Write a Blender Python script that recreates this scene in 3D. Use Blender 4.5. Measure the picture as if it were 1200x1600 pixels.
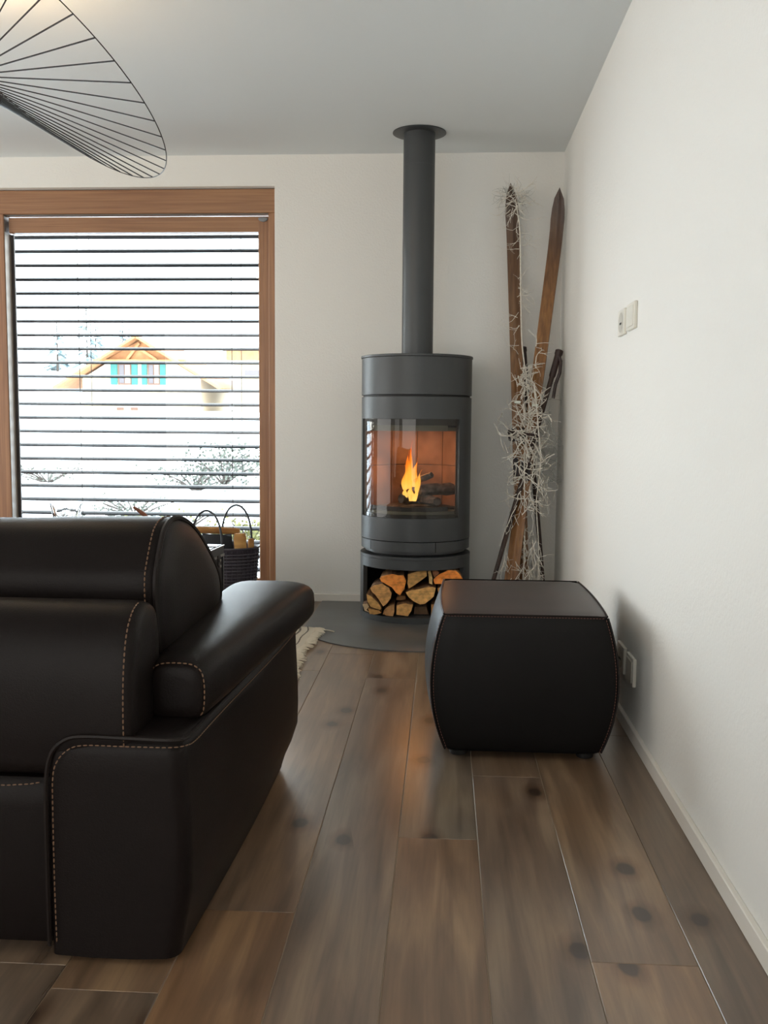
import bpy, bmesh, math, random
from mathutils import Vector, Matrix, noise as mnoise
R = math.radians
scn = bpy.context.scene
for o in list(bpy.data.objects): bpy.data.objects.remove(o)
COL = scn.collection

# ---------------------------------------------------------------- camera
CAM_H = 1.0
FPX = 1500.0
d = Vector((94, 140, FPX)).normalized()
u = Vector((125, 16260, -FPX)).normalized()
u = (u - u.dot(d) * d).normalized()
r = Vector((u.y * d.z - u.z * d.y, u.z * d.x - u.x * d.z, u.x * d.y - u.y * d.x))
if r.x < 0: r = -r
cx_ = Vector((r.x, d.x, u.x)); cy_ = Vector((r.y, d.y, u.y)); cz_ = Vector((r.z, d.z, u.z))
cam = bpy.data.cameras.new('camera'); cam_o = bpy.data.objects.new('camera', cam); COL.objects.link(cam_o)
cam_o.matrix_world = Matrix(((cx_.x, cy_.x, -cz_.x, 0), (cx_.y, cy_.y, -cz_.y, 0), (cx_.z, cy_.z, -cz_.z, CAM_H), (0, 0, 0, 1)))
cam.sensor_fit = 'HORIZONTAL'; cam.sensor_width = 36; cam.lens = 36 * FPX / 1200
cam.clip_start = 0.05; cam.clip_end = 1500
scn.camera = cam_o

# ---------------------------------------------------------------- world, lights, exposure
SKY = 13.5
w = bpy.data.worlds.new('sky'); scn.world = w; w.use_nodes = True
nt = w.node_tree; nt.nodes.clear()
wo = nt.nodes.new('ShaderNodeOutputWorld'); bg = nt.nodes.new('ShaderNodeBackground')
tc = nt.nodes.new('ShaderNodeTexCoord'); sp = nt.nodes.new('ShaderNodeSeparateXYZ'); rp = nt.nodes.new('ShaderNodeValToRGB')
nt.links.new(tc.outputs['Generated'], sp.inputs[0]); nt.links.new(sp.outputs['Z'], rp.inputs[0])
rp.color_ramp.elements[0].color = (1, .985, .955, 1); rp.color_ramp.elements[1].color = (.72, .86, 1, 1); rp.color_ramp.elements[1].position = .9
nt.links.new(rp.outputs[0], bg.inputs[0]); bg.inputs[1].default_value = SKY
nt.links.new(bg.outputs[0], wo.inputs[0])

def area(name, loc, rot, sx, sy, power, color):
    l = bpy.data.lights.new(name, 'AREA'); l.shape = 'RECTANGLE'; l.size = sx; l.size_y = sy; l.energy = power; l.color = color
    o = bpy.data.objects.new(name, l); COL.objects.link(o); o.location = loc; o.rotation_euler = rot
    return o
# area lamps added before the solid left wall for assumed terrace doors (outside the frame); a portal for the back window; the area lamp behind the camera is added fill
area('assumed_daylight_left', (-4.40, 3.2, 1.15), (0, R(-90), 0), 2.1, 3.0, 56, (1.0, .99, .965))
area('assumed_daylight_left_near', (-4.42, -.5, 1.2), (0, R(-90), 0), 2.0, 2.0, 12, (1.0, .985, .96))
area('fill_rear', (-1.9, -1.9, 1.2), (R(90), 0, 0), 3.6, 2.0, 62, (1.0, .97, .92))
pt = area('window_portal', (-2.5, 5.62, 1.15), (R(-90), 0, 0), 3.2, 2.2, 1, (1, 1, 1)); pt.data.cycles.is_portal = True
scn.view_settings.view_transform = 'Standard'; scn.view_settings.look = 'None'
scn.view_settings.gamma = 1; scn.view_settings.use_curve_mapping = False
scn.view_settings.exposure = 0.0

# ---------------------------------------------------------------- materials
def lin(c): return tuple(((x / 255) / 12.92 if x / 255 <= .04045 else ((x / 255 + .055) / 1.055) ** 2.4) for x in c) + (1,)
class N:
    def __init__(s, name):
        s.m = bpy.data.materials.new(name); s.m.use_nodes = True; s.t = s.m.node_tree; s.t.nodes.clear()
        s.out = s.t.nodes.new('ShaderNodeOutputMaterial')
    def n(s, typ, **kw):
        x = s.t.nodes.new('ShaderNode' + typ)
        for k, v in kw.items():
            if k in x.inputs: x.inputs[k].default_value = v
            else: setattr(x, k, v)
        return x
    def l(s, a, b): s.t.links.new(a, b)
def principled(name, color, rough=.5, metal=0, spec=.5, bump=None, vary=None, bump_dist=.002, coat=0, trans=0, coords='Object'):
    """bump=(scale,strength) noise relief; vary=(scale,color2) colour mottling"""
    g = N(name); p = g.n('BsdfPrincipled')
    p.inputs['Base Color'].default_value = color; p.inputs['Roughness'].default_value = rough; p.inputs['Metallic'].default_value = metal
    p.inputs['Specular IOR Level'].default_value = spec; p.inputs['Coat Weight'].default_value = coat
    g.l(p.outputs[0], g.out.inputs[0]); tcn = g.n('TexCoord')
    if vary:
        ns = g.n('TexNoise'); ns.inputs['Scale'].default_value = vary[0]; ns.inputs['Detail'].default_value = 5
        mp = g.n('Mapping'); g.l(tcn.outputs[coords], mp.inputs[0]); g.l(mp.outputs[0], ns.inputs[0])
        if len(vary) > 2: mp.inputs['Scale'].default_value = vary[2]
        cr = g.n('ValToRGB'); cr.color_ramp.elements[0].position = .35; cr.color_ramp.elements[1].position = .65
        cr.color_ramp.elements[0].color = color; cr.color_ramp.elements[1].color = vary[1]
        g.l(ns.outputs[0], cr.inputs[0]); g.l(cr.outputs[0], p.inputs['Base Color'])
    if bump:
        nb = g.n('TexNoise'); nb.inputs['Scale'].default_value = bump[0]; nb.inputs['Detail'].default_value = 4
        g.l(tcn.outputs[coords], nb.inputs[0]); b = g.n('Bump'); b.inputs['Strength'].default_value = bump[1]; b.inputs['Distance'].default_value = bump_dist
        g.l(nb.outputs[0], b.inputs['Height']); g.l(b.outputs[0], p.inputs['Normal'])
    return g.m

def wood_floor():
    g = N('oak_board'); p = g.n('BsdfPrincipled'); g.l(p.outputs[0], g.out.inputs[0])
    tcn = g.n('TexCoord'); oi = g.n('ObjectInfo')
    mul = g.n('Math', operation='MULTIPLY'); mul.inputs[1].default_value = 37.0; g.l(oi.outputs['Random'], mul.inputs[0])
    cb = g.n('CombineXYZ'); g.l(mul.outputs[0], cb.inputs[0]); g.l(mul.outputs[0], cb.inputs[1])
    ad = g.n('VectorMath', operation='ADD'); g.l(tcn.outputs['Object'], ad.inputs[0]); g.l(cb.outputs[0], ad.inputs[1])
    def mapn(sx, sy): 
        m = g.n('Mapping'); m.inputs['Scale'].default_value = (sx, sy, 1); g.l(ad.outputs[0], m.inputs[0]); return m
    def noise(m, scale, det=6, dist=0):
        n = g.n('TexNoise'); n.inputs['Scale'].default_value = scale; n.inputs['Detail'].default_value = det; n.inputs['Distortion'].default_value = dist
        g.l(m.outputs[0], n.inputs[0]); return n
    n1 = noise(mapn(9, .9), 2.2, 6, .6)            # broad streaks along the board
    n2 = noise(mapn(110, 4), 1.0, 5, .3)            # fine grain
    n3 = noise(mapn(2.2, 1.2), 1.6, 3)              # blotches
    r1 = g.n('ValToRGB'); e = r1.color_ramp.elements
    e[0].position = .28; e[0].color = lin((92, 76, 62)); e[1].position = .74; e[1].color = lin((144, 123, 100))
    k = e.new(.5); k.color = lin((115, 96, 79)); g.l(n1.outputs[0], r1.inputs[0])
    r3 = g.n('ValToRGB'); r3.color_ramp.elements[0].position = .35; r3.color_ramp.elements[1].position = .7
    r3.color_ramp.elements[0].color = (.90, .92, .96, 1); r3.color_ramp.elements[1].color = (1.10, 1.02, .92, 1); g.l(n3.outputs[0], r3.inputs[0])
    m1 = g.n('Mix', data_type='RGBA', blend_type='MULTIPLY'); m1.inputs[0].default_value = 1; g.l(r1.outputs[0], m1.inputs[6]); g.l(r3.outputs[0], m1.inputs[7])
    r2 = g.n('ValToRGB'); r2.color_ramp.elements[0].position = .3; r2.color_ramp.elements[1].position = .6
    r2.color_ramp.elements[0].color = (.84, .84, .84, 1); r2.color_ramp.elements[1].color = (1.05, 1.05, 1.05, 1); g.l(n2.outputs[0], r2.inputs[0])
    m2 = g.n('Mix', data_type='RGBA', blend_type='MULTIPLY'); m2.inputs[0].default_value = .8; g.l(m1.outputs[2], m2.inputs[6]); g.l(r2.outputs[0], m2.inputs[7])
    # per-board tone
    rr = g.n('ValToRGB'); e = rr.color_ramp.elements; rr.color_ramp.interpolation = 'CONSTANT'
    e[0].color = (.92, .92, .95, 1); e[1].position = .22; e[1].color = (1.06, 1.0, .92, 1)
    for pos, c in ((.4, (.84, .84, .84, 1)), (.55, (1.0, 1.0, 1.0, 1)), (.7, (.93, .97, 1.0, 1)), (.86, (1.08, .98, .9, 1))):
        q = e.new(pos); q.color = c
    g.l(oi.outputs['Random'], rr.inputs[0])
    m3 = g.n('Mix', data_type='RGBA', blend_type='MULTIPLY'); m3.inputs[0].default_value = 1; g.l(m2.outputs[2], m3.inputs[6]); g.l(rr.outputs[0], m3.inputs[7])
    # per-board colour set on the object (the two light end boards)
    m3b = g.n('Mix', data_type='RGBA', blend_type='MULTIPLY'); m3b.inputs[0].default_value = 1; g.l(m3.outputs[2], m3b.inputs[6]); g.l(oi.outputs['Color'], m3b.inputs[7])
    # knots
    vo = g.n('TexVoronoi', voronoi_dimensions='2D'); vo.inputs['Scale'].default_value = 1.0; vm = mapn(4.6, 3.0); g.l(vm.outputs[0], vo.inputs['Vector'])
    nw = noise(mapn(25, 14), 1, 3)
    va = g.n('Math', operation='MULTIPLY_ADD'); va.inputs[1].default_value = .10; g.l(nw.outputs[0], va.inputs[0]); g.l(vo.outputs['Distance'], va.inputs[2])
    kr = g.n('ValToRGB'); e = kr.color_ramp.elements; e[0].position = .12; e[0].color = (.2, .17, .15, 1); e[1].position = .27; e[1].color = (1, 1, 1, 1)
    q = e.new(.15); q.color = (.62, .52, .44, 1); g.l(va.outputs[0], kr.inputs[0])
    sc = g.n('SeparateColor'); g.l(vo.outputs['Color'], sc.inputs[0]); gt = g.n('Math', operation='GREATER_THAN'); gt.inputs[1].default_value = .74; g.l(sc.outputs[0], gt.inputs[0])
    m4 = g.n('Mix', data_type='RGBA', blend_type='MULTIPLY'); g.l(gt.outputs[0], m4.inputs[0]); g.l(m3b.outputs[2], m4.inputs[6]); g.l(kr.outputs[0], m4.inputs[7])
    g.l(m4.outputs[2], p.inputs['Base Color'])
    mr = g.n('MapRange'); p.inputs['Specular IOR Level'].default_value = .8; p.inputs['Coat Weight'].default_value = .15; p.inputs['Coat Roughness'].default_value = .2; mr.inputs['To Min'].default_value = .24; mr.inputs['To Max'].default_value = .37; g.l(n1.outputs[0], mr.inputs[0]); g.l(mr.outputs[0], p.inputs['Roughness'])
    nb = noise(mapn(14, .8), 1.3, 2)
    mm = g.n('Math', operation='MULTIPLY_ADD'); mm.inputs[1].default_value = .12; g.l(n2.outputs[0], mm.inputs[0]); g.l(nb.outputs[0], mm.inputs[2])
    b = g.n('Bump'); b.inputs['Strength'].default_value = .18; b.inputs['Distance'].default_value = .002; g.l(mm.outputs[0], b.inputs['Height']); g.l(b.outputs[0], p.inputs['Normal'])
    return g.m
def grain_wood(name, c1, c2, axis='Z', rough=.45, sc=(60, 60, 3), bands=0):
    g = N(name); p = g.n('BsdfPrincipled'); g.l(p.outputs[0], g.out.inputs[0]); tcn = g.n('TexCoord'); m = g.n('Mapping')
    m.inputs['Scale'].default_value = sc; g.l(tcn.outputs['Object'], m.inputs[0]); n1 = g.n('TexNoise'); n1.inputs['Scale'].default_value = 1; n1.inputs['Detail'].default_value = 6
    n1.inputs['Distortion'].default_value = .5
    g.l(m.outputs[0], n1.inputs[0]); cr = g.n('ValToRGB'); cr.color_ramp.elements[0].position = .32; cr.color_ramp.elements[1].position = .68
    cr.color_ramp.elements[0].color = c1; cr.color_ramp.elements[1].color = c2; g.l(n1.outputs[0], cr.inputs[0]); g.l(cr.outputs[0], p.inputs['Base Color'])
    p.inputs['Roughness'].default_value = rough; b = g.n('Bump'); b.inputs['Strength'].default_value = .15; b.inputs['Distance'].default_value = .001
    g.l(n1.outputs[0], b.inputs['Height']); g.l(b.outputs[0], p.inputs['Normal'])
    return g.m
def glass(name, tint=(1, 1, 1, 1), refl=.04):
    g = N(name); tr = g.n('BsdfTransparent'); tr.inputs[0].default_value = tint; gl = g.n('BsdfGlossy'); gl.inputs['Roughness'].default_value = .01
    fr = g.n('Fresnel'); fr.inputs[0].default_value = 1.5; mx = g.n('MixShader'); geo = g.n('NewGeometry'); inv = g.n('Math', operation='SUBTRACT'); inv.inputs[0].default_value = 1
    g.l(geo.outputs['Backfacing'], inv.inputs[1]); mu = g.n('Math', operation='MULTIPLY'); g.l(fr.outputs[0], mu.inputs[0]); g.l(inv.outputs[0], mu.inputs[1]); g.l(mu.outputs[0], mx.inputs[0]); g.l(tr.outputs[0], mx.inputs[1]); g.l(gl.outputs[0], mx.inputs[2])
    g.l(mx.outputs[0], g.out.inputs[0]); return g.m
def ski_wood(name, zt, dark, light, z0):
    g = N(name); p = g.n('BsdfPrincipled'); g.l(p.outputs[0], g.out.inputs[0]); tcn = g.n('TexCoord'); m = g.n('Mapping'); m.inputs['Scale'].default_value = (90, 90, 3)
    g.l(tcn.outputs['Object'], m.inputs[0]); n1 = g.n('TexNoise'); n1.inputs['Scale'].default_value = 1; n1.inputs['Detail'].default_value = 5; g.l(m.outputs[0], n1.inputs[0])
    sp = g.n('SeparateXYZ'); g.l(tcn.outputs['Object'], sp.inputs[0]); n2 = g.n('TexNoise'); n2.inputs['Scale'].default_value = 4; g.l(tcn.outputs['Object'], n2.inputs[0])
    a = g.n('Math', operation='MULTIPLY_ADD'); a.inputs[1].default_value = .35; g.l(n2.outputs[0], a.inputs[0]); g.l(sp.outputs['Z'], a.inputs[2])
    mr = g.n('MapRange'); mr.inputs['From Min'].default_value = z0; mr.inputs['From Max'].default_value = zt; g.l(a.outputs[0], mr.inputs[0])
    cr = g.n('ValToRGB'); cr.color_ramp.elements[0].color = light; cr.color_ramp.elements[1].color = dark; g.l(mr.outputs[0], cr.inputs[0])
    c2 = g.n('ValToRGB'); c2.color_ramp.elements[0].position = .3; c2.color_ramp.elements[1].position = .65; c2.color_ramp.elements[0].color = (.6, .55, .5, 1); c2.color_ramp.elements[1].color = (1.1, 1.1, 1.1, 1); g.l(n1.outputs[0], c2.inputs[0])
    mx = g.n('Mix', data_type='RGBA', blend_type='MULTIPLY'); mx.inputs[0].default_value = 1; g.l(cr.outputs[0], mx.inputs[6]); g.l(c2.outputs[0], mx.inputs[7]); g.l(mx.outputs[2], p.inputs['Base Color'])
    p.inputs['Roughness'].default_value = .4
    return g.m
def flame_mat():
    g = N('flame'); tcn = g.n('TexCoord'); sp = g.n('SeparateXYZ'); g.l(tcn.outputs['Object'], sp.inputs[0])
    nz = g.n('TexNoise'); nz.inputs['Scale'].default_value = 22; mp = g.n('Mapping'); mp.inputs['Scale'].default_value = (1, 1, .4); g.l(tcn.outputs['Object'], mp.inputs[0]); g.l(mp.outputs[0], nz.inputs[0])
    a = g.n('Math', operation='MULTIPLY_ADD'); a.inputs[1].default_value = .18; g.l(nz.outputs[0], a.inputs[0]); g.l(sp.outputs['Z'], a.inputs[2])
    mr = g.n('MapRange'); mr.inputs['From Min'].default_value = .05; mr.inputs['From Max'].default_value = .36; g.l(a.outputs[0], mr.inputs[0])
    cr = g.n('ValToRGB'); e = cr.color_ramp.elements; e[0].color = (1, .62, .16, 1); e[1].color = (1, .10, .008, 1)
    q = e.new(.45); q.color = (1, .42, .05, 1); q = e.new(.75); q.color = (1, .22, .015, 1); g.l(mr.outputs[0], cr.inputs[0])
    lw = g.n('LayerWeight'); lw.inputs[0].default_value = .35; em = g.n('Emission'); em.inputs[1].default_value = 1.7; g.l(cr.outputs[0], em.inputs[0])
    tr = g.n('BsdfTransparent'); mx = g.n('MixShader'); m2 = g.n('Math', operation='MULTIPLY_ADD'); m2.inputs[1].default_value = .9; g.l(lw.outputs['Facing'], m2.inputs[0])
    m3 = g.n('Math', operation='MULTIPLY'); m3.inputs[1].default_value = .55; g.l(mr.outputs[0], m3.inputs[0]); g.l(m3.outputs[0], m2.inputs[2]); m2.use_clamp = True
    g.l(m2.outputs[0], mx.inputs[0]); g.l(em.outputs[0], mx.inputs[1]); g.l(tr.outputs[0], mx.inputs[2]); g.l(mx.outputs[0], g.out.inputs[0])
    return g.m
def end_grain():
    g = N('split_wood_end'); p = g.n('BsdfPrincipled'); g.l(p.outputs[0], g.out.inputs[0]); tcn = g.n('TexCoord'); oi = g.n('ObjectInfo')
    mp = g.n('Mapping'); mp.inputs['Scale'].default_value = (40, 2, 40); mp.inputs['Rotation'].default_value = (0, .6, 0); g.l(tcn.outputs['Object'], mp.inputs[0])
    n1 = g.n('TexNoise'); n1.inputs['Scale'].default_value = 1; n1.inputs['Detail'].default_value = 6; g.l(mp.outputs[0], n1.inputs[0])
    wv = g.n('TexWave', wave_type='RINGS'); wv.inputs['Scale'].default_value = 45; wv.inputs['Distortion'].default_value = 3; g.l(tcn.outputs['Object'], wv.inputs[0])
    cr = g.n('ValToRGB'); cr.color_ramp.elements[0].position = .3; cr.color_ramp.elements[1].position = .7; cr.color_ramp.elements[0].color = (.95, .88, .78, 1); cr.color_ramp.elements[1].color = (1.8, 1.72, 1.6, 1); g.l(n1.outputs[0], cr.inputs[0])
    mx = g.n('Mix', data_type='RGBA', blend_type='MULTIPLY'); mx.inputs[0].default_value = 1; g.l(cr.outputs[0], mx.inputs[6]); g.l(oi.outputs['Color'], mx.inputs[7])
    mx2 = g.n('Mix', data_type='RGBA', blend_type='MULTIPLY'); mx2.inputs[0].default_value = .14; g.l(mx.outputs[2], mx2.inputs[6]); g.l(wv.outputs[0], mx2.inputs[7]); g.l(mx2.outputs[2], p.inputs['Base Color'])
    p.inputs['Roughness'].default_value = .8; b = g.n('Bump'); b.inputs['Strength'].default_value = .5; b.inputs['Distance'].default_value = .002; g.l(n1.outputs[0], b.inputs['Height']); g.l(b.outputs[0], p.inputs['Normal'])
    return g.m

M = {}
M['wall'] = principled('rough_plaster', lin((233, 232, 227)), .9, bump=(95, .4), bump_dist=.004, coords='Object')
M['ceiling'] = principled('ceiling_paint', lin((227, 232, 233)), .9, bump=(60, .08))
M['trim'] = principled('painted_trim', lin((228, 223, 214)), .5)
M['sub'] = principled('subfloor', lin((166, 150, 130)), .9)  # pale tan paints the light caught on board edges into the gaps
M['floor'] = wood_floor()
M['steel'] = principled('anthracite_steel', lin((66, 69, 71)), .42, metal=.25, spec=.5, bump=(700, .05), bump_dist=.0005)
M['steel_in'] = principled('black_steel', lin((22, 22, 23)), .6)
M['plate'] = principled('grey_hearth_plate', lin((92, 94, 94)), .33, metal=.1, spec=.5, vary=(5, lin((84, 84, 83))), bump=(9, .08))
M['brick'] = principled('fire_brick', lin((142, 112, 92)), .9, vary=(7, lin((96, 74, 62))), bump=(40, .3))
M['baffle'] = principled('baffle', lin((96, 95, 84)), .8, vary=(6, lin((78, 78, 70))))
M['char'] = principled('charred_wood', lin((38, 30, 26)), .9, vary=(40, lin((92, 82, 76))), bump=(90, .8), bump_dist=.004)
M['ash'] = principled('ash', lin((104, 92, 80)), .95, vary=(30, lin((60, 50, 44))), bump=(50, 1), bump_dist=.006)
M['glass'] = glass('stove_glass', (.93, .92, .90, 1)); M['winglass'] = glass('window_glass', (.97, .99, .98, 1))
M['leather'] = principled('dark_brown_leather', lin((20, 15, 14)), .42, spec=.12, bump=(330, .35), bump_dist=.0012, vary=(6, lin((23, 18, 17))))
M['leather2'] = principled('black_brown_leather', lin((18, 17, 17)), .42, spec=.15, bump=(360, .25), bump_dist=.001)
M['leather_top'] = principled('lighter_brown_leather', lin((44, 38, 37)), .42, spec=.45, bump=(330, .25), bump_dist=.001, vary=(5, lin((56, 44, 42))))  # lighter leather, only on the top face of the ottoman
M['thread'] = principled('tan_thread', lin((112, 84, 62)), .7)
M['thread2'] = principled('red_brown_thread', lin((124, 84, 72)), .7)
M['piping'] = principled('leather_piping', lin((26, 20, 18)), .5, spec=.2, bump=(300, .2), bump_dist=.001)
M['larch'] = grain_wood('larch_frame', lin((138, 98, 70)), lin((164, 120, 86)), rough=.42, sc=(40, 40, 40))
M['larch_v'] = grain_wood('larch_upright', lin((134, 94, 68)), lin((164, 120, 86)), rough=.42, sc=(70, 70, 2))
M['larch_h'] = grain_wood('larch_rail', lin((138, 98, 70)), lin((164, 122, 88)), rough=.42, sc=(2, 70, 70))
M['gasket'] = principled('dark_gasket', lin((46, 38, 40)), .6)
M['alu'] = principled('blind_aluminium', lin((40, 43, 50)), .5, metal=.0, spec=.2)
M['greyplastic'] = principled('grey_plastic', lin((128, 132, 136)), .4)
M['silver'] = principled('silver_strip', lin((120, 120, 118)), .5, metal=.2)
M['cord'] = principled('cord', lin((34, 36, 38)), .8)
M['plastic'] = principled('white_plastic', lin((228, 225, 214)), .35)
M['recess'] = principled('socket_recess', lin((196, 192, 180)), .45)
M['black'] = principled('black_hole', lin((25, 25, 25)), .6)
M['blackwire'] = principled('black_wire', lin((22, 18, 20)), .5)
M['pole'] = principled('dark_pole_wood', lin((66, 46, 38)), .45, vary=(25, lin((46, 32, 28)), (1, 1, .3)))
M['grip'] = principled('leather_grip', lin((54, 38, 36)), .5, bump=(60, .3))
M['skid'] = ski_wood('old_ski_left', 2.3, lin((84, 62, 48)), lin((136, 96, 56)), 1.3)
M['skie'] = ski_wood('old_ski_right', 2.25, lin((78, 58, 48)), lin((146, 102, 58)), 1.75)
M['iron'] = principled('binding_iron', lin((46, 42, 44)), .45, metal=.6)
M['twig'] = principled('pale_twig', lin((240, 236, 226)), .8, vary=(60, lin((214, 208, 196))))
M['twig_grey'] = principled('grey_green_twig', lin((142, 146, 138)), .85)
M['clip'] = principled('white_tag', lin((214, 220, 210)), .5)
M['end'] = end_grain()
M['side'] = principled('split_side', lin((170, 128, 84)), .9, vary=(60, lin((120, 84, 54)), (1, .1, 1)), bump=(120, .6), bump_dist=.002)
M['bark'] = principled('bark', lin((150, 122, 96)), .95, vary=(45, lin((92, 66, 48))), bump=(70, 1), bump_dist=.004)
M['flame'] = flame_mat()
M['rug'] = principled('rug_wool', lin((206, 196, 176)), .95, bump=(220, .8), bump_dist=.003)
M['rug_dark'] = principled('rug_pattern_thread', lin((92, 84, 80)), .95)
M['fringe'] = principled('fringe_cotton', lin((222, 212, 192)), .95)
M['wicker'] = principled('black_wicker', lin((62, 58, 68)), .5, bump=(120, .4))
M['rubber'] = principled('dark_handle', lin((58, 62, 68)), .5)
M['bag'] = principled('black_bag', lin((16, 20, 28)), .7, bump=(60, .3))
M['trunklid'] = principled('glossy_lid', lin((120, 124, 132)), .18, vary=(14, lin((70, 74, 84))))  # grey puts the bright reflection on the dark lid into its colour
M['trunk'] = principled('dark_trunk_panel', lin((62, 58, 62)), .5, vary=(18, lin((34, 32, 36))), bump=(70, .5))
M['trunkmetal'] = principled('trunk_edge_metal', lin((40, 42, 46)), .35, metal=.5)
M['nickel'] = principled('nickel', lin((150, 146, 140)), .3, metal=.8)
M['yellowwood'] = principled('peeled_log', lin((198, 150, 84)), .7, vary=(25, lin((150, 100, 50)), (.2, 1, 1)), bump=(50, .4))
def snow_mat():
    g = N('snow'); p = g.n('BsdfPrincipled'); g.l(p.outputs[0], g.out.inputs[0]); p.inputs['Roughness'].default_value = .9; tcn = g.n('TexCoord')
    n1 = g.n('TexNoise'); n1.inputs['Scale'].default_value = 1.6; n1.inputs['Detail'].default_value = 7; g.l(tcn.outputs['Object'], n1.inputs[0])
    cr = g.n('ValToRGB'); cr.color_ramp.elements[0].position = .53; cr.color_ramp.elements[1].position = .60; cr.color_ramp.elements[0].color = (.8, .83, .86, 1); cr.color_ramp.elements[1].color = (.07, .065, .035, 1); g.l(n1.outputs[0], cr.inputs[0])
    sp = g.n('SeparateXYZ'); g.l(tcn.outputs['Object'], sp.inputs[0]); mr = g.n('MapRange'); mr.inputs['From Min'].default_value = 11; mr.inputs['From Max'].default_value = 15; mr.inputs['To Min'].default_value = 1; mr.inputs['To Max'].default_value = 0; g.l(sp.outputs['Y'], mr.inputs[0])
    mx = g.n('Mix', data_type='RGBA'); g.l(mr.outputs[0], mx.inputs[0]); mx.inputs[6].default_value = (.8, .83, .86, 1); g.l(cr.outputs[0], mx.inputs[7]); g.l(mx.outputs[2], p.inputs['Base Color'])
    return g.m
M['snow'] = snow_mat()
M['render'] = principled('house_render', (.42, .36, .26, 1), .9)
M['housewood'] = principled('house_timber', (.30, .135, .05, 1), .8, vary=(3, (.22, .095, .035, 1)))
M['teal'] = principled('teal_paint', (.0015, .085, .075, 1), .6)
M['darkpane'] = principled('far_pane', (.045, .04, .05, 1), .3)
M['brownpost'] = principled('far_window_frame', (.09, .045, .03, 1), .7)
M['rock'] = principled('garden_rock', (.06, .055, .05, 1), .9, vary=(3.5, (.3, .3, .28, 1)), bump=(4, 1), bump_dist=.05)
M['leafy'] = principled('yellow_green_leaf', (.085, .08, .02, 1), .8)
M['leafg'] = principled('grey_green_leaf', (.04, .045, .034, 1), .8)
M['conifer'] = principled('snowy_conifer', (.045, .08, .09, 1), .9, vary=(1.2, (.25, .3, .31, 1)))
M['branch'] = principled('bare_branch', (.03, .022, .017, 1), .9)
M['clear'] = principled('clear_glass', (1, 1, 1, 1), .02)
for nd in M['clear'].node_tree.nodes:
    if nd.type == 'BSDF_PRINCIPLED': nd.inputs['Transmission Weight'].default_value = 1; nd.inputs['IOR'].default_value = 1.48
M['tabletop'] = grain_wood('table_wood', lin((96, 66, 46)), lin((126, 90, 62)), sc=(3, 60, 60))
M['horn'] = principled('driftwood', lin((134, 78, 52)), .5, vary=(30, lin((96, 54, 38))))

# ---------------------------------------------------------------- geometry helpers
class G:
    def __init__(s): s.v = []; s.f = []; s.mi = []
    def add(s, vs, fs, mi=0):
        o = len(s.v); s.v += [tuple(v) for v in vs]; s.f += [tuple(i + o for i in f) for f in fs]; s.mi += [mi] * len(fs); return s
    def box(s, x0, x1, y0, y1, z0, z1, bev=0, mi=0):
        if bev <= 0:
            vs = [(x, y, z) for z in (z0, z1) for y in (y0, y1) for x in (x0, x1)]
            return s.add(vs, [(0, 2, 3, 1), (4, 5, 7, 6), (0, 1, 5, 4), (2, 6, 7, 3), (0, 4, 6, 2), (1, 3, 7, 5)], mi)
        bm = bmesh.new(); bmesh.ops.create_cube(bm, size=1)
        for v in bm.verts: v.co = Vector(((x0 + x1) / 2 + v.co.x * (x1 - x0), (y0 + y1) / 2 + v.co.y * (y1 - y0), (z0 + z1) / 2 + v.co.z * (z1 - z0)))
        bmesh.ops.bevel(bm, geom=bm.edges[:], offset=bev, segments=2 if bev > .004 else 1, affect='EDGES', profile=.5)
        return s.bm(bm, mi)
    def bm(s, bm, mi=0):
        bm.verts.index_update(); s.add([v.co.copy() for v in bm.verts], [[v.index for v in f.verts] for f in bm.faces], mi); bm.free(); return s
    def rings(s, rs, cap=True, mi=0, closed=True):
        n = len(rs[0]); vs = [p for rg in rs for p in rg]; fs = []
        for i in range(len(rs) - 1):
            for j in range(n if closed else n - 1):
                k = (j + 1) % n; fs.append((i * n + j, i * n + k, (i + 1) * n + k, (i + 1) * n + j))
        if cap: fs.append(tuple(range(n))[::-1]); fs.append(tuple((len(rs) - 1) * n + j for j in range(n)))
        return s.add(vs, fs, mi)
    def tube(s, path, rad, seg=6, cap=True, mi=0, closed=False):
        path = [Vector(p) for p in path]; rs = []; n = len(path); up = None
        for i, p in enumerate(path):
            a = path[(i - 1) % n] if (closed or i > 0) else p; b = path[(i + 1) % n] if (closed or i < n - 1) else p
            t = (b - a); t = t.normalized() if t.length > 1e-9 else Vector((0, 0, 1))
            if up is None: up = t.orthogonal().normalized()
            up = (up - up.dot(t) * t); up = up.normalized() if up.length > 1e-6 else t.orthogonal().normalized()
            sd = t.cross(up); rr = rad[i] if isinstance(rad, (list, tuple)) else rad
            rs.append([p + (up * math.cos(2 * math.pi * j / seg) + sd * math.sin(2 * math.pi * j / seg)) * rr for j in range(seg)])
        if closed: rs.append(rs[0]); return s.rings(rs, False, mi)
        return s.rings(rs, cap, mi)
    def lathe(s, prof, c=(0, 0, 0), seg=48, mi=0, cap=True):
        rs = [[(c[0] + rr * math.cos(2 * math.pi * j / seg), c[1] + rr * math.sin(2 * math.pi * j / seg), c[2] + z) for j in range(seg)] for rr, z in prof]
        return s.rings(rs, cap, mi)
    def prism(s, poly, y0, y1, mi=0, mis=None):
        """polygon in (x,z) extruded along y"""
        n = len(poly); vs = [(a, y0, b) for a, b in poly] + [(a, y1, b) for a, b in poly]
        s.add(vs, [tuple(range(n)), tuple(range(2 * n - 1, n - 1, -1))], mi)
        return s.add(vs, [(i, i + n, (i + 1) % n + n, (i + 1) % n) for i in range(n)], mi if mis is None else mis)
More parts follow.
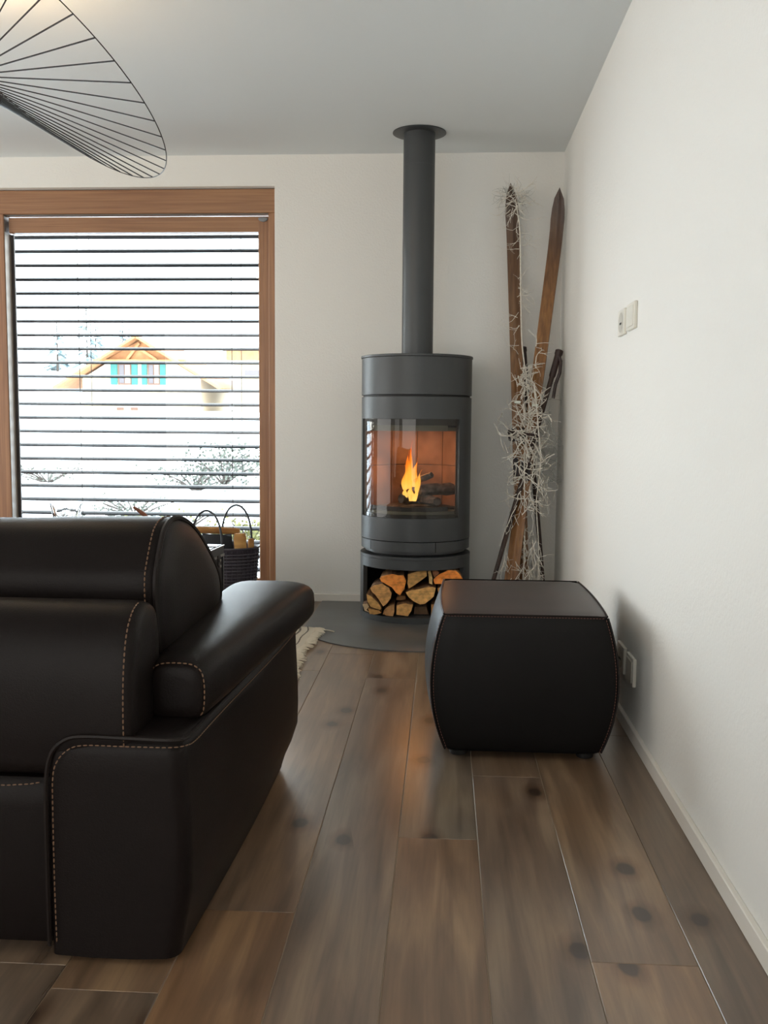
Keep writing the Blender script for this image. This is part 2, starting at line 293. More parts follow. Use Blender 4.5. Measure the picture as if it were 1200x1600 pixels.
def mesh(name, g, mats, smooth=True, inv=None, ang=35):
    me = bpy.data.meshes.new(name)
    vs = g.v if inv is None else [inv @ Vector(v) for v in g.v]
    me.from_pydata([tuple(v) for v in vs], [], g.f)
    if not isinstance(mats, (list, tuple)): mats = [mats]
    for m in mats: me.materials.append(m)
    for p, mi in zip(me.polygons, g.mi): p.material_index = mi
    bm = bmesh.new(); bm.from_mesh(me); bmesh.ops.recalc_face_normals(bm, faces=bm.faces); bm.to_mesh(me); bm.free()
    if smooth:
        for p in me.polygons: p.use_smooth = True
        me.set_sharp_from_angle(angle=R(ang))
    me.update(); return me
WM = {}
def link(name, me, parent=None, local=None):
    o = bpy.data.objects.new(name, me); COL.objects.link(o)
    if local is None: local = Matrix.Identity(4)
    if parent is not None: o.parent = parent
    o.matrix_basis = local
    WM[o] = (WM[parent] if parent is not None else Matrix.Identity(4)) @ local
    return o
def part(name, g, mats, parent, smooth=True, label=None, kind=None, origin=None, ang=35):
    """geometry given in world coordinates -> one mesh object under parent"""
    pm = WM[parent]; loc = Matrix.Translation(origin) if origin else pm
    o = link(name, mesh(name, g, mats, smooth, loc.inverted(), ang), parent, pm.inverted() @ loc)
    if label: o['label'] = label
    if kind: o['kind'] = kind
    return o
def tag(o, label, cat, group=None):
    o['label'] = label; o['category'] = cat
    if group: o['group'] = group
    return o
def thing(name, label, cat, loc, group=None, rz=0):
    return tag(link(name, None, None, Matrix.Translation(loc) @ Matrix.Rotation(rz, 4, 'Z')), label, cat, group)
def single(name, g, mats, label, cat, loc, group=None, smooth=True, ang=35):
    m = Matrix.Translation(loc)
    return tag(link(name, mesh(name, g, mats, smooth, m.inverted(), ang), None, m), label, cat, group)
def struct(name, g, mats, loc=(0, 0, 0), smooth=False):
    m = Matrix.Translation(loc); o = link(name, mesh(name, g, mats, smooth, m.inverted()), None, m) if g else link(name, None, None, m)
    o['kind'] = 'structure'; return o
def smoothstep(a, b, x):
    t = max(0, min(1, (x - a) / (b - a))); return t * t * (3 - 2 * t)
def catmull(pts, per=6, closed=True):
    pts = [Vector(p) for p in pts]; n = len(pts); out = []
    rng = range(n) if closed else range(n - 1)
    for i in rng:
        p0 = pts[(i - 1) % n] if closed or i > 0 else pts[0]; p1 = pts[i]; p2 = pts[(i + 1) % n]; p3 = pts[(i + 2) % n] if closed or i < n - 2 else pts[-1]
        for k in range(per):
            t = k / per; out.append(.5 * ((2 * p1) + (-p0 + p2) * t + (2 * p0 - 5 * p1 + 4 * p2 - p3) * t * t + (-p0 + 3 * p1 - 3 * p2 + p3) * t ** 3))
    if not closed: out.append(pts[-1])
    return out
def resample(path, step):
    path = [Vector(p) for p in path]; out = [path[0]]; acc = 0
    for a, b in zip(path, path[1:]):
        L = (b - a).length; pos = step - acc
        while pos <= L: out.append(a.lerp(b, pos / L)); pos += step
        acc = (acc + L) % step if L < step - acc else L - (pos - step)
    return out
def stitches(path, length=.0075, gap=.0035, rad=.0013):
    g = G(); pts = resample(path, (length + gap) / 4)
    i = 0
    while i + 3 < len(pts):
        a, b = pts[i], pts[i + 3]; t = (b - a).normalized() if (b - a).length > 0 else Vector((1, 0, 0))
        g.tube([a, a + t * length * .3, a + t * length * .7, a + t * length], [rad * .6, rad, rad, rad * .6], 5); i += 4
    return g

# ---------------------------------------------------------------- room shell
X1, Y1, H, X0, Y0 = .615, 5.265, 2.425, -4.5, -2.0
T = .32
WX0, WX1, WZ0, WZ1 = -4.1, -.929, .02, 2.262      # opening of the back window
g = G()
g.box(X0 - T, X1 + T, Y1, Y1 + T, WZ1, H + .1); g.box(WX1, X1 + T, Y1, Y1 + T, 0 - .1, WZ1); g.box(X0 - T, WX0, Y1, Y1 + T, -.1, WZ1); g.box(WX0, WX1, Y1, Y1 + T, -.1, WZ0)
struct('wall_back', g, M['wall'])
struct('wall_right', G().box(X1, X1 + T, Y0 - T, Y1, -.1, H + .1), M['wall'])
g = G()
g.box(X0 - T, X0, Y0, Y1, -.1, H + .1)
struct('wall_left', g, M['wall'])
struct('wall_rear', G().box(X0 - T, X1, Y0 - T, Y0, -.1, H + .1), M['wall'])
struct('ceiling', G().box(X0 - T, X1 + T, Y0 - T, Y1 + T, H, H + .12), M['ceiling'])
floor = struct('floor', G().box(X0 - T, X1 + T, Y0 - T, Y1 + T, -.1, -.0022), M['sub'])

# floor boards: each its own piece of the floor
random.seed(11)
XB = [-.486 - .195 * k for k in range(0, 21)][::-1] + [-.291, -.097, .093, .287, .485, .68]
joints = {-.486: [(.0), 1.862, 4.06], -.291: [-.4, 1.1, 3.68], -.097: [.02, 2.237, 4.45], .093: [.45, 2.66, 4.86], .287: [-.48, 1.726, 3.9], .485: [.9, 3.05]}
for a, b in zip(XB, XB[1:]):
    key = min(joints, key=lambda k: abs(k - a))
    js = joints[key] if abs(key - a) < .01 else None
    if js is None:
        s = Y0 + random.uniform(.2, 2.1); js = []
        while s < Y1 - .2: js.append(s); s += 2.2
    ends = [Y0] + [j for j in js if j > Y0 + .1] + [Y1]
    b2 = min(b, X1)
    if b2 - a < .02 or a < X0 - .2: continue
    a2 = max(a, X0)
    for y0, y1 in zip(ends, ends[1:]):
        bd = part('floor_board', G().box(a2 + .0008, b2 - .0008, y0 + .0005, y1 - .0005, -.012, 0, .0010), M['floor'], floor, smooth=False, origin=(a2, y0, 0))
        bd.color = (1, 1, 1, 1)
        if abs(a - -.486) < .01 and y1 < 2: bd.color = (1.25, 1.05, .82, 1)
        if abs(a - .287) < .01 and y1 < 2: bd.color = (1.3, 1.16, .98, 1)
        if abs(a + .097) < .01 and 2 < y0 < 3: bd.color = (.9, .98, 1.02, 1)
        if abs(a + .097) < .01 and y1 < 2.3: bd.color = (1.04, 1.0, .98, 1)

# baseboards
struct('baseboard_right', G().box(X1 - .014, X1, Y0, Y1, 0, .045, .002), M['trim'])
struct('baseboard_back', G().box(WX1 + .002, X1 - .014, Y1 - .014, Y1, 0, .043, .002), M['trim'])

# ---------------------------------------------------------------- back window: larch lift-and-slide door with outside blind
FY = 5.31
win = struct('window_1', None, None, (WX1, FY, 0))
part('frame_head', G().box(WX0, WX1, FY, FY + .09, 2.131, WZ1 - .004, .003), M['larch_h'], win)
part('frame_jamb', G().box(-.972, WX1 + .03, FY + .001, FY + .09, 0, 2.131, .003), M['larch_v'], win)
part('frame_post', G().box(-2.56, -2.455, FY - .0, FY + .085, 0, 2.131, .003), M['larch_v'], win)
part('frame_jamb', G().box(WX0, WX0 + .07, FY, FY + .09, 0, 2.131, .003), M['larch_v'], win)
part('running_rail', G().box(-2.455, -.972, FY + .018, FY + .03, 2.126, 2.131, .001), M['silver'], win, label='thin silver running rail')
SY = FY + .03
sash = part('sash', G().box(-2.44, -.973, SY, SY + .06, 2.035, 2.119, .003).box(-2.44, -.973, SY, SY + .06, .02, .11, .003), M['larch_h'], win)
part('sash_stile', G().box(-1.033, -.9735, SY - .002, SY + .06, .02, 2.118, .003), M['larch_v'], win)
part('sash_stile', G().box(-2.555, -2.5, FY + .0855, FY + .12, .02, 2.118, .003), M['larch_v'], win)
part('gasket', G().box(-2.4515, -2.434, FY + .0785, FY + .092, .05, 2.034), M['gasket'], win)
part('post_reveal', G().box(-2.462, -2.452, FY + .004, FY + .084, .03, 2.125), principled('varnished_reveal', lin((92, 78, 64)), .4), win, label='grey-brown varnished reveal beside the glass')
lk = G(); lk.rings([[(-1.005 + .027 * math.cos(t) * s, SY - .012 + dy, 2.105 + (.018 * math.sin(t) if math.sin(t) < 0 else .006 * math.sin(t)) * s) for t in [i * math.pi / 8 for i in range(16)]] for dy, s in ((0.012, 1), (.002, 1), (0, .85))])
part('rail_stop', lk, M['greyplastic'], win, label='grey plastic stop at the top corner of the sash')
for xa, xb, nm in ((-2.478, -1.033, 'glass_pane'), (WX0 + .07, -2.56, 'glass_pane')):
    part(nm, G().box(xa, xb, SY + .028, SY + .034, .11, 2.035), M['winglass'], win, smooth=False)
part('sash', G().box(WX0 + .07, -2.56, SY, SY + .05, 2.035, 2.119, .003).box(WX0 + .07, -2.56, SY, SY + .05, .02, .11, .003), M['larch_h'], win)
# frames of the assumed left terrace doors (outside the picture)
w2 = struct('assumed_door_frames', None, None, (X0, 2.6, 0))
for ya, yb in ((1.5, 4.3), (-1.55, .55)):
    part('frame', G().box(X0, X0 + .09, ya - .08, yb + .08, 2.21, 2.29, .003).box(X0, X0 + .09, ya - .08, ya, .0, 2.21, .003).box(X0, X0 + .09, yb, yb + .08, .0, 2.21, .003), M['larch_v'], w2)
struct('baseboard_left', G().box(X0, X0 + .014, .63, 1.42, 0, .045, .002), M['trim'])

def slat_geo(x0, x1):
    g = G(); prof = []
    n = 6
    for i in range(n + 1):
        t = i / n - .5; prof.append((t * .078, .0095 * (1 - (2 * t) ** 2)))
    rim = [(-.039, -.004), (-.0415, -.0035)]
    top = prof; bot = [(a, b - .0012) for a, b in prof][::-1]
    poly = top + [(.0415, -.001), (.0425, -.004), (.041, -.0075), (.038, -.007)] + bot + [(-.038, -.007), (-.041, -.0075), (-.0425, -.004), (-.0415, -.001)]
    tl = R(3)
    rs = [[(x, a * math.cos(tl) - b * math.sin(tl), b * math.cos(tl) + a * math.sin(tl)) for a, b in poly] for x in (x0, x1)]
    return g.rings(rs)
BY = 5.52
for k, (xa, xb, lab) in enumerate(((-2.62, -1.02, 'grey aluminium venetian blind hanging outside the larch-framed window'), (-4.0, -2.68, 'second aluminium venetian blind beyond the window post, at the far left'))):
    bl = thing('venetian_blind', lab, 'blind', (xa, BY, 0), group=None)
    me = mesh('slat', slat_geo(0, xb - xa), M['alu'])
    for i in range(25):
        z = 2.045 - i * .0795
        rz = random.Random(i + 40 * k).uniform(-.0006, .0006)
        link('slat', me, bl, Matrix.Translation((0, 0, z)) @ Matrix.Rotation(rz, 4, 'Y'))
    part('head_rail', G().box(xa, xb, BY - .03, BY + .03, 2.085, 2.14), M['alu'], bl)
    part('guide_rail', G().box(xa - .016, xa - .003, BY - .03, BY + .03, .05, 2.14), M['gasket'], bl); part('guide_rail', G().box(xb + .003, xb + .02, BY - .03, BY + .03, .05, 2.14), M['alu'], bl)
    for f in ((.292, .28) if k == 0 else (.3,)):
        pass
    for xc in ([-2.105, -2.068, -1.215, -1.178] if k == 0 else [-3.6, -3.0]):
        yy = BY - .043 if abs(xc + 2.105) < .01 or abs(xc + 1.215) < .01 else BY + .043
        part('lift_cord', G().box(xc - .0018, xc + .0018, yy - .001, yy + .001, .08, 2.09), M['cord'], bl, smooth=False)

# ---------------------------------------------------------------- wall sockets
def plate(x, y0, y1, z0, z1, kind, label, cat, name, rad=.03):
    t = thing(name, label, cat, (x, (y0 + y1) / 2, z0))
    part('cover_plate', G().box(x - .011, x, y0, y1, z0, z1, .002), M['plastic'], t)
    yc, zc = (y0 + y1) / 2, (z0 + z1) / 2; ry = (y1 - y0) * .36; rz_ = (z1 - z0) * .36
    if kind == 'socket':
        rs = [[(xx, yc + ry * s * math.cos(a), zc + rz_ * s * math.sin(a)) for a in [i * math.pi / 12 for i in range(24)]] for xx, s in ((x - .012, 1.06), (x - .0125, 1), (x - .0115, .96), (x - .0112, .2))]
        part('socket_insert', G().rings(rs), M['recess'], t)
        for dy in (-.3, 0, .3):
            part('contact_hole', G().tube([(x - .0118, yc + dy * ry, zc - .004), (x - .0128, yc + dy * ry, zc - .004)], .004, 8), M['black'], t)
    else:
        part('rocker', G().box(x - .0135, x - .010, y0 + .012, y1 - .012, z0 + .01, z1 - .01, .002), M['plastic'], t)
plate(X1, 3.35, 3.46, 1.303, 1.392, 'socket', 'white wall socket with round recess, left of the blank plate', 'socket', 'wall_socket')
plate(X1, 3.172, 3.305, 1.307, 1.395, 'blank', 'plain white cover plate on the right wall, right of the round socket', 'switch', 'wall_switch')
plate(X1, 3.01, 3.125, .17, .26, 'blank', 'white cover plate low on the wall beside the ottoman', 'switch', 'wall_switch')
plate(X1, 3.17, 3.285, .17, .26, 'socket', 'low white wall socket almost hidden behind the ottoman', 'socket', 'wall_socket')

# ---------------------------------------------------------------- hearth plate
pts = [(-.665, 5.25), (-.665, 4.62)]
cxp, a_, b_ = -.13, .535, .505
pts = [(-.665, 5.248)] + [(cxp - a_ * math.cos(t), 4.62 - b_ * math.sin(t) ** .9) for t in [i * math.pi / 40 for i in range(41)]] + [(cxp + a_, 5.248)]
g = G(); g.rings([[(x, y, 0.0002) for x, y in pts], [(x, y, .005) for x, y in pts], [(cxp + (x - cxp) * .996, min(y + .002, 5.247), .0062) for x, y in pts]])
single('hearth_plate', g, M['plate'], 'grey steel hearth plate with curved front edge under the stove', 'hearth plate', (cxp, 4.7, 0))

# ---------------------------------------------------------------- stove
SC = (-.142, 4.944)
st = thing('wood_stove', 'tall round anthracite wood-burning stove with curved glass front and log store', 'stove', (SC[0], SC[1], .006))
def cyl_shell(rad, thick, z0, z1, hole=None, seg=96, off=0):
    """hole=(angle0, angle1, z0, z1); angle 0 faces the camera (-y), positive towards +x"""
    angs = [-180 + 360 * i / seg for i in range(seg)]; zs = [z0, z1]
    if hole:
        angs += [hole[0], hole[1]]; zs += [hole[2], hole[3]]
    angs = sorted(set(round(a, 4) for a in angs)); zs = sorted(set(zs)); n = len(angs)
    def P(a, z, rr): return (SC[0] + rr * math.sin(R(a)), SC[1] - rr * math.cos(R(a)), z)
    g = G(); vs = []; fs = []
    for z in zs:
        for a in angs: vs.append(P(a, z, rad))
    for z in zs:
        for a in angs: vs.append(P(a, z, rad - thick))
    o = n * len(zs)
    def inh(i, j):
        if not hole: return False
        am = (angs[i] + (angs[(i + 1) % n] if i < n - 1 else angs[0] + 360)) / 2; zm = (zs[j] + zs[j + 1]) / 2
        return hole[0] < am < hole[1] and hole[2] < zm < hole[3]
    for j in range(len(zs) - 1):
        for i in range(n):
            k = (i + 1) % n
            if inh(i, j): continue
            fs.append((j * n + i, j * n + k, (j + 1) * n + k, (j + 1) * n + i)); fs.append((o + j * n + i, o + (j + 1) * n + i, o + (j + 1) * n + k, o + j * n + k))
            if j > 0 and inh(i, j - 1): fs.append((j * n + i, o + j * n + i, o + j * n + k, j * n + k))
            if j < len(zs) - 2 and inh(i, j + 1): fs.append(((j + 1) * n + i, (j + 1) * n + k, o + (j + 1) * n + k, o + (j + 1) * n + i))
            if inh(k, j): fs.append((j * n + k, o + j * n + k, o + (j + 1) * n + k, (j + 1) * n + k))
            if inh(i - 1, j) : fs.append((j * n + i, (j + 1) * n + i, o + (j + 1) * n + i, o + j * n + i))
    for i in range(n):
        k = (i + 1) % n; fs.append((i, o + i, o + k, k)); t_ = (len(zs) - 1) * n; fs.append((t_ + i, t_ + k, o + t_ + k, o + t_ + i))
    return g.add(vs, fs)
def disc(rad, z0, z1, seg=96, bev=.0015):
    return G().lathe([(rad - bev, z0), (rad, z0 + bev), (rad, z1 - bev), (rad - bev, z1)], (SC[0], SC[1], 0), seg)
part('log_store', cyl_shell(.283, .022, .0065, .322, (-66.5, 62, .036, .274)), M['steel'], st)
part('store_floor', disc(.262, .0065, .036), M['steel'], st)
part('store_lining', cyl_shell(.2605, .004, .037, .30, (-80, 76, .03, .31)), M['steel_in'], st, label='black inside wall of the log store')
part('store_top', disc(.2835, .322, .337), M['steel'], st)
part('turntable', disc(.232, .337, .347), M['steel_in'], st)
part('lower_disc', disc(.258, .347, .363), M['steel'], st)
def arc_panel(rad, thick, a0, a1, z0, z1, seg=24):
    rs = []
    for i in range(seg + 1):
        a = R(a0 + (a1 - a0) * i / seg); s, c = math.sin(a), math.cos(a)
        rs.append([(SC[0] + rr * s, SC[1] - rr * c, z) for rr, z in ((rad, z0), (rad, z1), (rad - thick, z1), (rad - thick, z0))])
    return G().rings(rs)
part('ash_drawer', arc_panel(.2785, .02, -51.4, 22.4, .363, .411), M['steel'], st)
part('drawer_surround', arc_panel(.2785, .02, 23.0, 308, .363, .411, 60), M['steel'], st)
part('body_core', disc(.262, .363, .412), M['steel_in'], st)
# body turned a little to the left
part('door_body', cyl_shell(.28, .02, .415, 1.124, (-74.5, 51.5, .528, 1.016)), M['steel'], st)
part('door_inner_frame', cyl_shell(.2655, .006, .43, 1.11, (-73.5, 50.5, .545, .985)), M['steel_in'], st)
part('glass_pane', arc_panel(.2745, .004, -74.3, 51.3, .529, 1.015, 48), M['glass'], st, label='curved stove window glass')
part('cast_ring', disc(.272, 1.124, 1.134), M['steel_in'], st)
part('upper_ring', disc(.2805, 1.134, 1.318), M['steel'], st)
part('top_plate', disc(.2845, 1.3185, 1.33), M['steel'], st)
# fire box: chamotte lining
def quadslab(p0, p1, z0, z1, t=.018):
    p0 = Vector((p0[0], p0[1], 0)); p1 = Vector((p1[0], p1[1], 0)); nrm = (p1 - p0).cross(Vector((0, 0, 1))).normalized() * t; g = G()
    b = (p1 - p0).normalized() * .0015
    g.rings([[(q.x, q.y, z) for q in (p0 + b, p1 - b, p1 - b - nrm, p0 + b - nrm)] for z in (z0 + .0015, z1 - .0015)])
    return g
oct_ = [(-.235, -.10), (-.235, .03), (-.135, .185), (0, .205), (.135, .185), (.235, .03), (.235, -.10)]
oct_ = [(SC[0] + x, SC[1] + y) for x, y in oct_]
for a, b in zip(oct_, oct_[1:]):
    for z0, z1 in ((.562, .775), (.775, .955)):
        part('fire_brick', quadslab(a, b, z0, z1), M['brick'], st, smooth=False)
part('baffle', G().box(SC[0] - .22, SC[0] + .22, 4.80, 5.13, .957, .975, .003), M['baffle'], st)
part('baffle_front', arc_panel(.25, .006, -60, 40, .957, 1.05), M['baffle'], st, label='grey-green baffle above the fire')
part('hearth_floor', disc(.258, .545, .561), M['baffle'], st)
g = G()
for i in range(9): g.box(SC[0] - .08 + i * .02, SC[0] - .068 + i * .02, 4.86, 4.99, .5615, .567, .001)
part('grate', g, M['steel_in'], st)
part('log_guard', arc_panel(.247, .008, -64, 42, .561, .583), M['steel_in'], st)
# fire
def rock(c, s, seed, sub=2, amp=.25):
    bm = bmesh.new(); bmesh.ops.create_icosphere(bm, subdivisions=sub, radius=1)
    for v in bm.verts:
        k = 1 + amp * mnoise.noise(v.co * 1.7 + Vector((seed * 3.1, seed, 0))); v.co = Vector((c[0] + v.co.x * s[0] * k, c[1] + v.co.y * s[1] * k, c[2] + v.co.z * s[2] * k))
    return bm
ashg = G().bm(rock((SC[0], 4.93, .568), (.17, .13, .014), 3, 3, .5))
ao = single('ash_bed', ashg, M['ash'], 'bed of grey ash on the floor of the burning stove', 'ash', (SC[0], 4.93, .562)); ao['kind'] = 'stuff'
def hewn(p0, p1, rad, seed, n=7, mat='char', label='', name='burning_log', grp=None, cat='log', rough=.16):
    p0, p1 = Vector(p0), Vector(p1); rd = random.Random(seed); rs = []
    t = (p1 - p0).normalized(); up = t.orthogonal().normalized(); sd = t.cross(up); base = [rad * rd.uniform(.72, 1.1) for _ in range(n)]
    for i in range(9):
        f = i / 8; c = p0.lerp(p1, f); e = .85 if i in (0, 8) else 1
        rs.append([c + (up * math.cos(2 * math.pi * j / n) + sd * math.sin(2 * math.pi * j / n)) * base[j] * e * rd.uniform(1 - rough, 1 + rough * .5) for j in range(n)])
    return single(name, G().rings(rs), M[mat], label, cat, tuple(p0.lerp(p1, .5)), grp, ang=50)
hewn((-.215, 4.86, .612), (-.07, 5.0, .606), .034, 1, label='charred log lying left under the flames in the stove')
hewn((-.03, 4.83, .600), (-.16, 5.03, .604), .030, 2, label='charred log lying right under the flames, end towards the glass')
hewn((-.12, 4.90, .655), (.055, 4.97, .658), .034, 3, label='dark burning log lying across on top, right of the flames')
hewn((-.215, 4.98, .668), (-.06, 4.88, .735), .022, 4, label='thin charred stick leaning steeply in the flames')
def tongue(base, h, w, lean, seed):
    rs = []; nn = 14
    for i in range(nn + 1):
        t = i / nn; rr = w * (math.sin(math.pi * min(1, t * 1.05 + .12)) ** .8) * (1 - t) ** .45 + .0006
        sw = .35 * w * math.sin(t * 7 + seed) * t; c = (base[0] + lean * t * t + sw, base[1] + .3 * sw, base[2] + h * t)
        rs.append([(c[0] + rr * math.cos(a), c[1] + rr * .6 * math.sin(a), c[2]) for a in [k * math.pi / 6 for k in range(12)]])
    return G().rings(rs)
fl = thing('fire_flame', 'yellow and orange flames rising from the logs in the stove', 'flame', (-.165, 4.9, .6))
for i, (b, h, wd, ln) in enumerate((((-.175, 4.90, .66), .20, .026, -.005), ((-.150, 4.91, .67), .15, .022, .012), ((-.195, 4.89, .655), .13, .022, .004), ((-.135, 4.885, .64), .12, .016, .028),
                                   ((-.165, 4.87, .60), .085, .024, .006), ((-.190, 4.86, .615), .06, .016, -.016), ((-.145, 4.86, .60), .07, .016, .018), ((-.172, 4.93, .69), .215, .014, .012))):
    part('flame_tongue', tongue(b, h, wd, ln, i * 1.7), M['flame'], fl, ang=80)
pl = bpy.data.lights.new('fire_light', 'POINT'); pl.energy = 2.6; pl.color = (1, .42, .14); pl.shadow_soft_size = .07
po = bpy.data.objects.new('fire_light', pl); COL.objects.link(po); po.location = (-.15, 4.93, .80)

# flue pipe
FX, FYp, FR = -.1405, 4.90, .0785
fp = thing('flue_pipe', 'straight grey flue pipe from the stove top up to the ceiling', 'pipe', (FX, FYp, 1.33))
def pipe(z0, z1, rr): return G().lathe([(rr, z0), (rr, z1)], (FX, FYp, 0), 64)
part('lower_section', pipe(1.3302, 2.258, FR), M['steel'], fp); part('joint_groove', pipe(2.258, 2.262, FR - .0012), M['steel'], fp); part('upper_section', pipe(2.262, H - .0005, FR), M['steel'], fp)
part('ceiling_rosette', G().lathe([(FR + .003, H - .001), (.132, H - .001), (.1325, H - .004), (.128, H - .006), (FR + .003, H - .008)], (FX, FYp, 0), 64), M['steel'], fp)

# ---------------------------------------------------------------- firewood in the log store
LOGS = {
'A': (4.74, [(-0.397,0.087),(-0.374,0.093),(-0.364,0.075),(-0.376,0.062),(-0.362,0.047),(-0.386,0.055)], (200,180,150), 'small pale frayed log end at the far left bottom of the log store'),
'B': (4.71, [(-0.367,0.072),(-0.349,0.070),(-0.311,0.063),(-0.300,0.052),(-0.336,0.042),(-0.358,0.045)], (176,136,82), 'flat split log lying on the store floor, second from left'),
'C': (4.70, [(-0.374,0.146),(-0.350,0.136),(-0.321,0.110),(-0.300,0.078),(-0.306,0.069),(-0.329,0.075),(-0.354,0.084),(-0.370,0.114)], (184,144,88), 'slim wedge-shaped log leaning against the big round one on the left'),
'D': (4.72, [(-0.357,0.175),(-0.335,0.190),(-0.297,0.198),(-0.263,0.177),(-0.250,0.151),(-0.254,0.125),(-0.275,0.095),(-0.292,0.083),(-0.313,0.115),(-0.331,0.139),(-0.350,0.158)], (196,150,96), 'big rounded log with shaggy bark on the left of the pile'),
'E': (4.705, [(-0.309,0.227),(-0.285,.241),(-0.250,0.249),(-0.22,.243),(-0.191,0.244),(-0.178,0.214),(-0.186,0.176),(-0.207,0.142),(-0.228,0.156),(-0.249,0.183),(-0.279,0.199),(-0.301,0.210)], (222,140,66), 'orange quarter log on top of the pile, left of centre'),
'F': (4.72, [(-0.170,0.247),(-0.125,.262),(-0.079,0.270),(-0.076,0.240),(-0.118,0.207),(-0.165,0.174),(-0.172,0.200)], (196,154,96), 'pale wedge log pointing down at the top centre of the pile'),
'G': (4.73, [(-0.071,0.262),(-0.058,0.265),(-0.047,0.226),(-0.048,0.196),(-0.064,0.202)], (206,176,124), 'thin upright pale slab wedged at the top of the pile'),
'H': (4.75, [(-0.050,0.262),(-0.031,0.270),(-0.015,0.256),(-0.019,0.236),(-0.039,0.230),(-0.047,0.244)], (176,124,92), 'small round stick end behind the thin upright slab'),
'I': (4.72, [(-0.042,0.222),(-0.030,.238),(-0.010,0.252),(0.029,0.271),(0.067,0.269),(0.090,0.247),(0.104,0.222),(0.051,0.206),(0.000,0.201),(-0.036,0.200)], (226,138,62), 'bright orange log at the top right above the ottoman'),
'J': (4.70, [(-0.179,0.160),(-0.150,.172),(-0.118,0.176),(-0.067,0.190),(-0.031,0.184),(-0.041,0.140),(-0.083,0.104),(-0.108,0.100),(-0.138,0.114),(-0.164,0.135)], (202,158,98), 'wide pale half log in the middle of the pile'),
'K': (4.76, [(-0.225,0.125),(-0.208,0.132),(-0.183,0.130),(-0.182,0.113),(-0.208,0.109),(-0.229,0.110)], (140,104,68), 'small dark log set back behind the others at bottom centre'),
'L': (4.705, [(-0.288,0.063),(-0.268,0.084),(-0.236,0.094),(-0.235,0.059),(-0.242,0.038),(-0.274,0.0385),(-0.293,0.046)], (170,128,84), 'brown split log on the store floor under the big rounded one'),
'M': (4.70, [(-0.224,0.093),(-0.180,0.105),(-0.142,0.097),(-0.150,0.067),(-0.167,0.040),(-0.225,0.046)], (192,148,92), 'squarish pale log on the store floor in the centre'),
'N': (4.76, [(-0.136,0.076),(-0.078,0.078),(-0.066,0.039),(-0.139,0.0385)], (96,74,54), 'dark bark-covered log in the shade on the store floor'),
'O': (4.73, [(-0.023,0.177),(0.030,0.196),(0.085,0.190),(0.100,0.145),(0.052,0.108),(-0.011,0.110)], (190,140,84), 'split log in the right half of the store behind the ottoman corner'),
'P': (4.72, [(-0.052,0.097),(-0.020,0.099),(0.056,0.099),(0.085,0.052),(-0.053,0.040)], (176,130,84), 'low log at the bottom right of the store behind the ottoman')}
rd = random.Random(5)
for k, (y, poly, c, lab) in LOGS.items():
    cxl = sum(p[0] for p in poly) / len(poly); czl = sum(p[1] for p in poly) / len(poly)
    # rough edge: subdivide the outline a little
    pp = []
    for i, p in enumerate(poly):
        q = poly[(i + 1) % len(poly)]; pp.append(p); m = ((p[0] + q[0]) / 2 + rd.uniform(-.0015, .0015), (p[1] + q[1]) / 2 + rd.uniform(-.0015, .0015)); pp.append(m)
    depth = .22 if abs(cxl + .142) < .2 else .15
    ring0 = [(a, y + rd.uniform(-.002, .003), b) for a, b in pp]
    def sc(f, yy): return [(cxl + (a - cxl) * f + rd.uniform(-.001, .001), yy, czl + (b - czl) * f) for a, b in pp]
    g = G(); n = len(pp)
    rr = [ring0, sc(1.0, y + .012), sc(.99, y + depth * .5), sc(.97, y + depth)]
    g.rings(rr, cap=False, mi=1); g.add(ring0, [tuple(range(n))], 0); g.add(rr[-1], [tuple(range(n))], 0)
    o = single('firewood_log', g, [M['end'], M['bark'] if k in 'DNHA' else M['side']], lab, 'log', (cxl, y + .1, min(b for a, b in poly)), 'firewood stacked in the log store', smooth=False)
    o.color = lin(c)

# ---------------------------------------------------------------- sofa (seen from behind its right end)
sf = thing('leather_sofa', 'dark brown leather sofa seen from behind with tan stitching and rolled arm', 'sofa', (-1.45, 2.2, 0))
SXR, SXL = -.48, -2.42
def mirx(g, on):
    if on: g.v = [(SXR + SXL - x, y, z) for x, y, z in g.v]
    return g
def xside(y, z):   # outer side of the arm shell
    f = smoothstep(1.5, 2.75, y)
    return -.455 + .047 * f - (.022 + .024 * f) * (1 - smoothstep(.0, .15, z)) - .008 * smoothstep(.2, .44, z)
def shell_plan(z, inset=0, zi=0):
    xr0, xr1 = xside(1.68, z) - inset, xside(2.70, z) - inset
    xl = -.713 + inset; yb = 1.655 + inset; yf = 2.70 - inset + .02 * smoothstep(.05, .2, z)
    p = []
    def corner(cx, cy, rr, a0, a1, n=6):
        for i in range(n + 1):
            a = R(a0 + (a1 - a0) * i / n); p.append((cx + rr * math.cos(a), cy + rr * math.sin(a), z))
    rr = .03
    corner(xl + .012, yb + .012, .012, 180, 270, 3)
    for t in (.33, .66): p.append((xl + (xr0 - xl) * t, yb - .006 * math.sin(math.pi * t), z))
    corner(xr0 - rr, yb + rr, rr, -90, 0)
    for t in (.15, .3, .45, .6, .75, .9):
        y = yb + rr + (yf - .05 - yb - rr) * t; p.append((xside(y, z) - inset + .006 * math.sin(math.pi * t), y, z))
    corner(xr1 - .045, yf - .045, .045, 0, 90)
    corner(xl + .02, yf - .02, .02, 90, 180, 3)
    return p
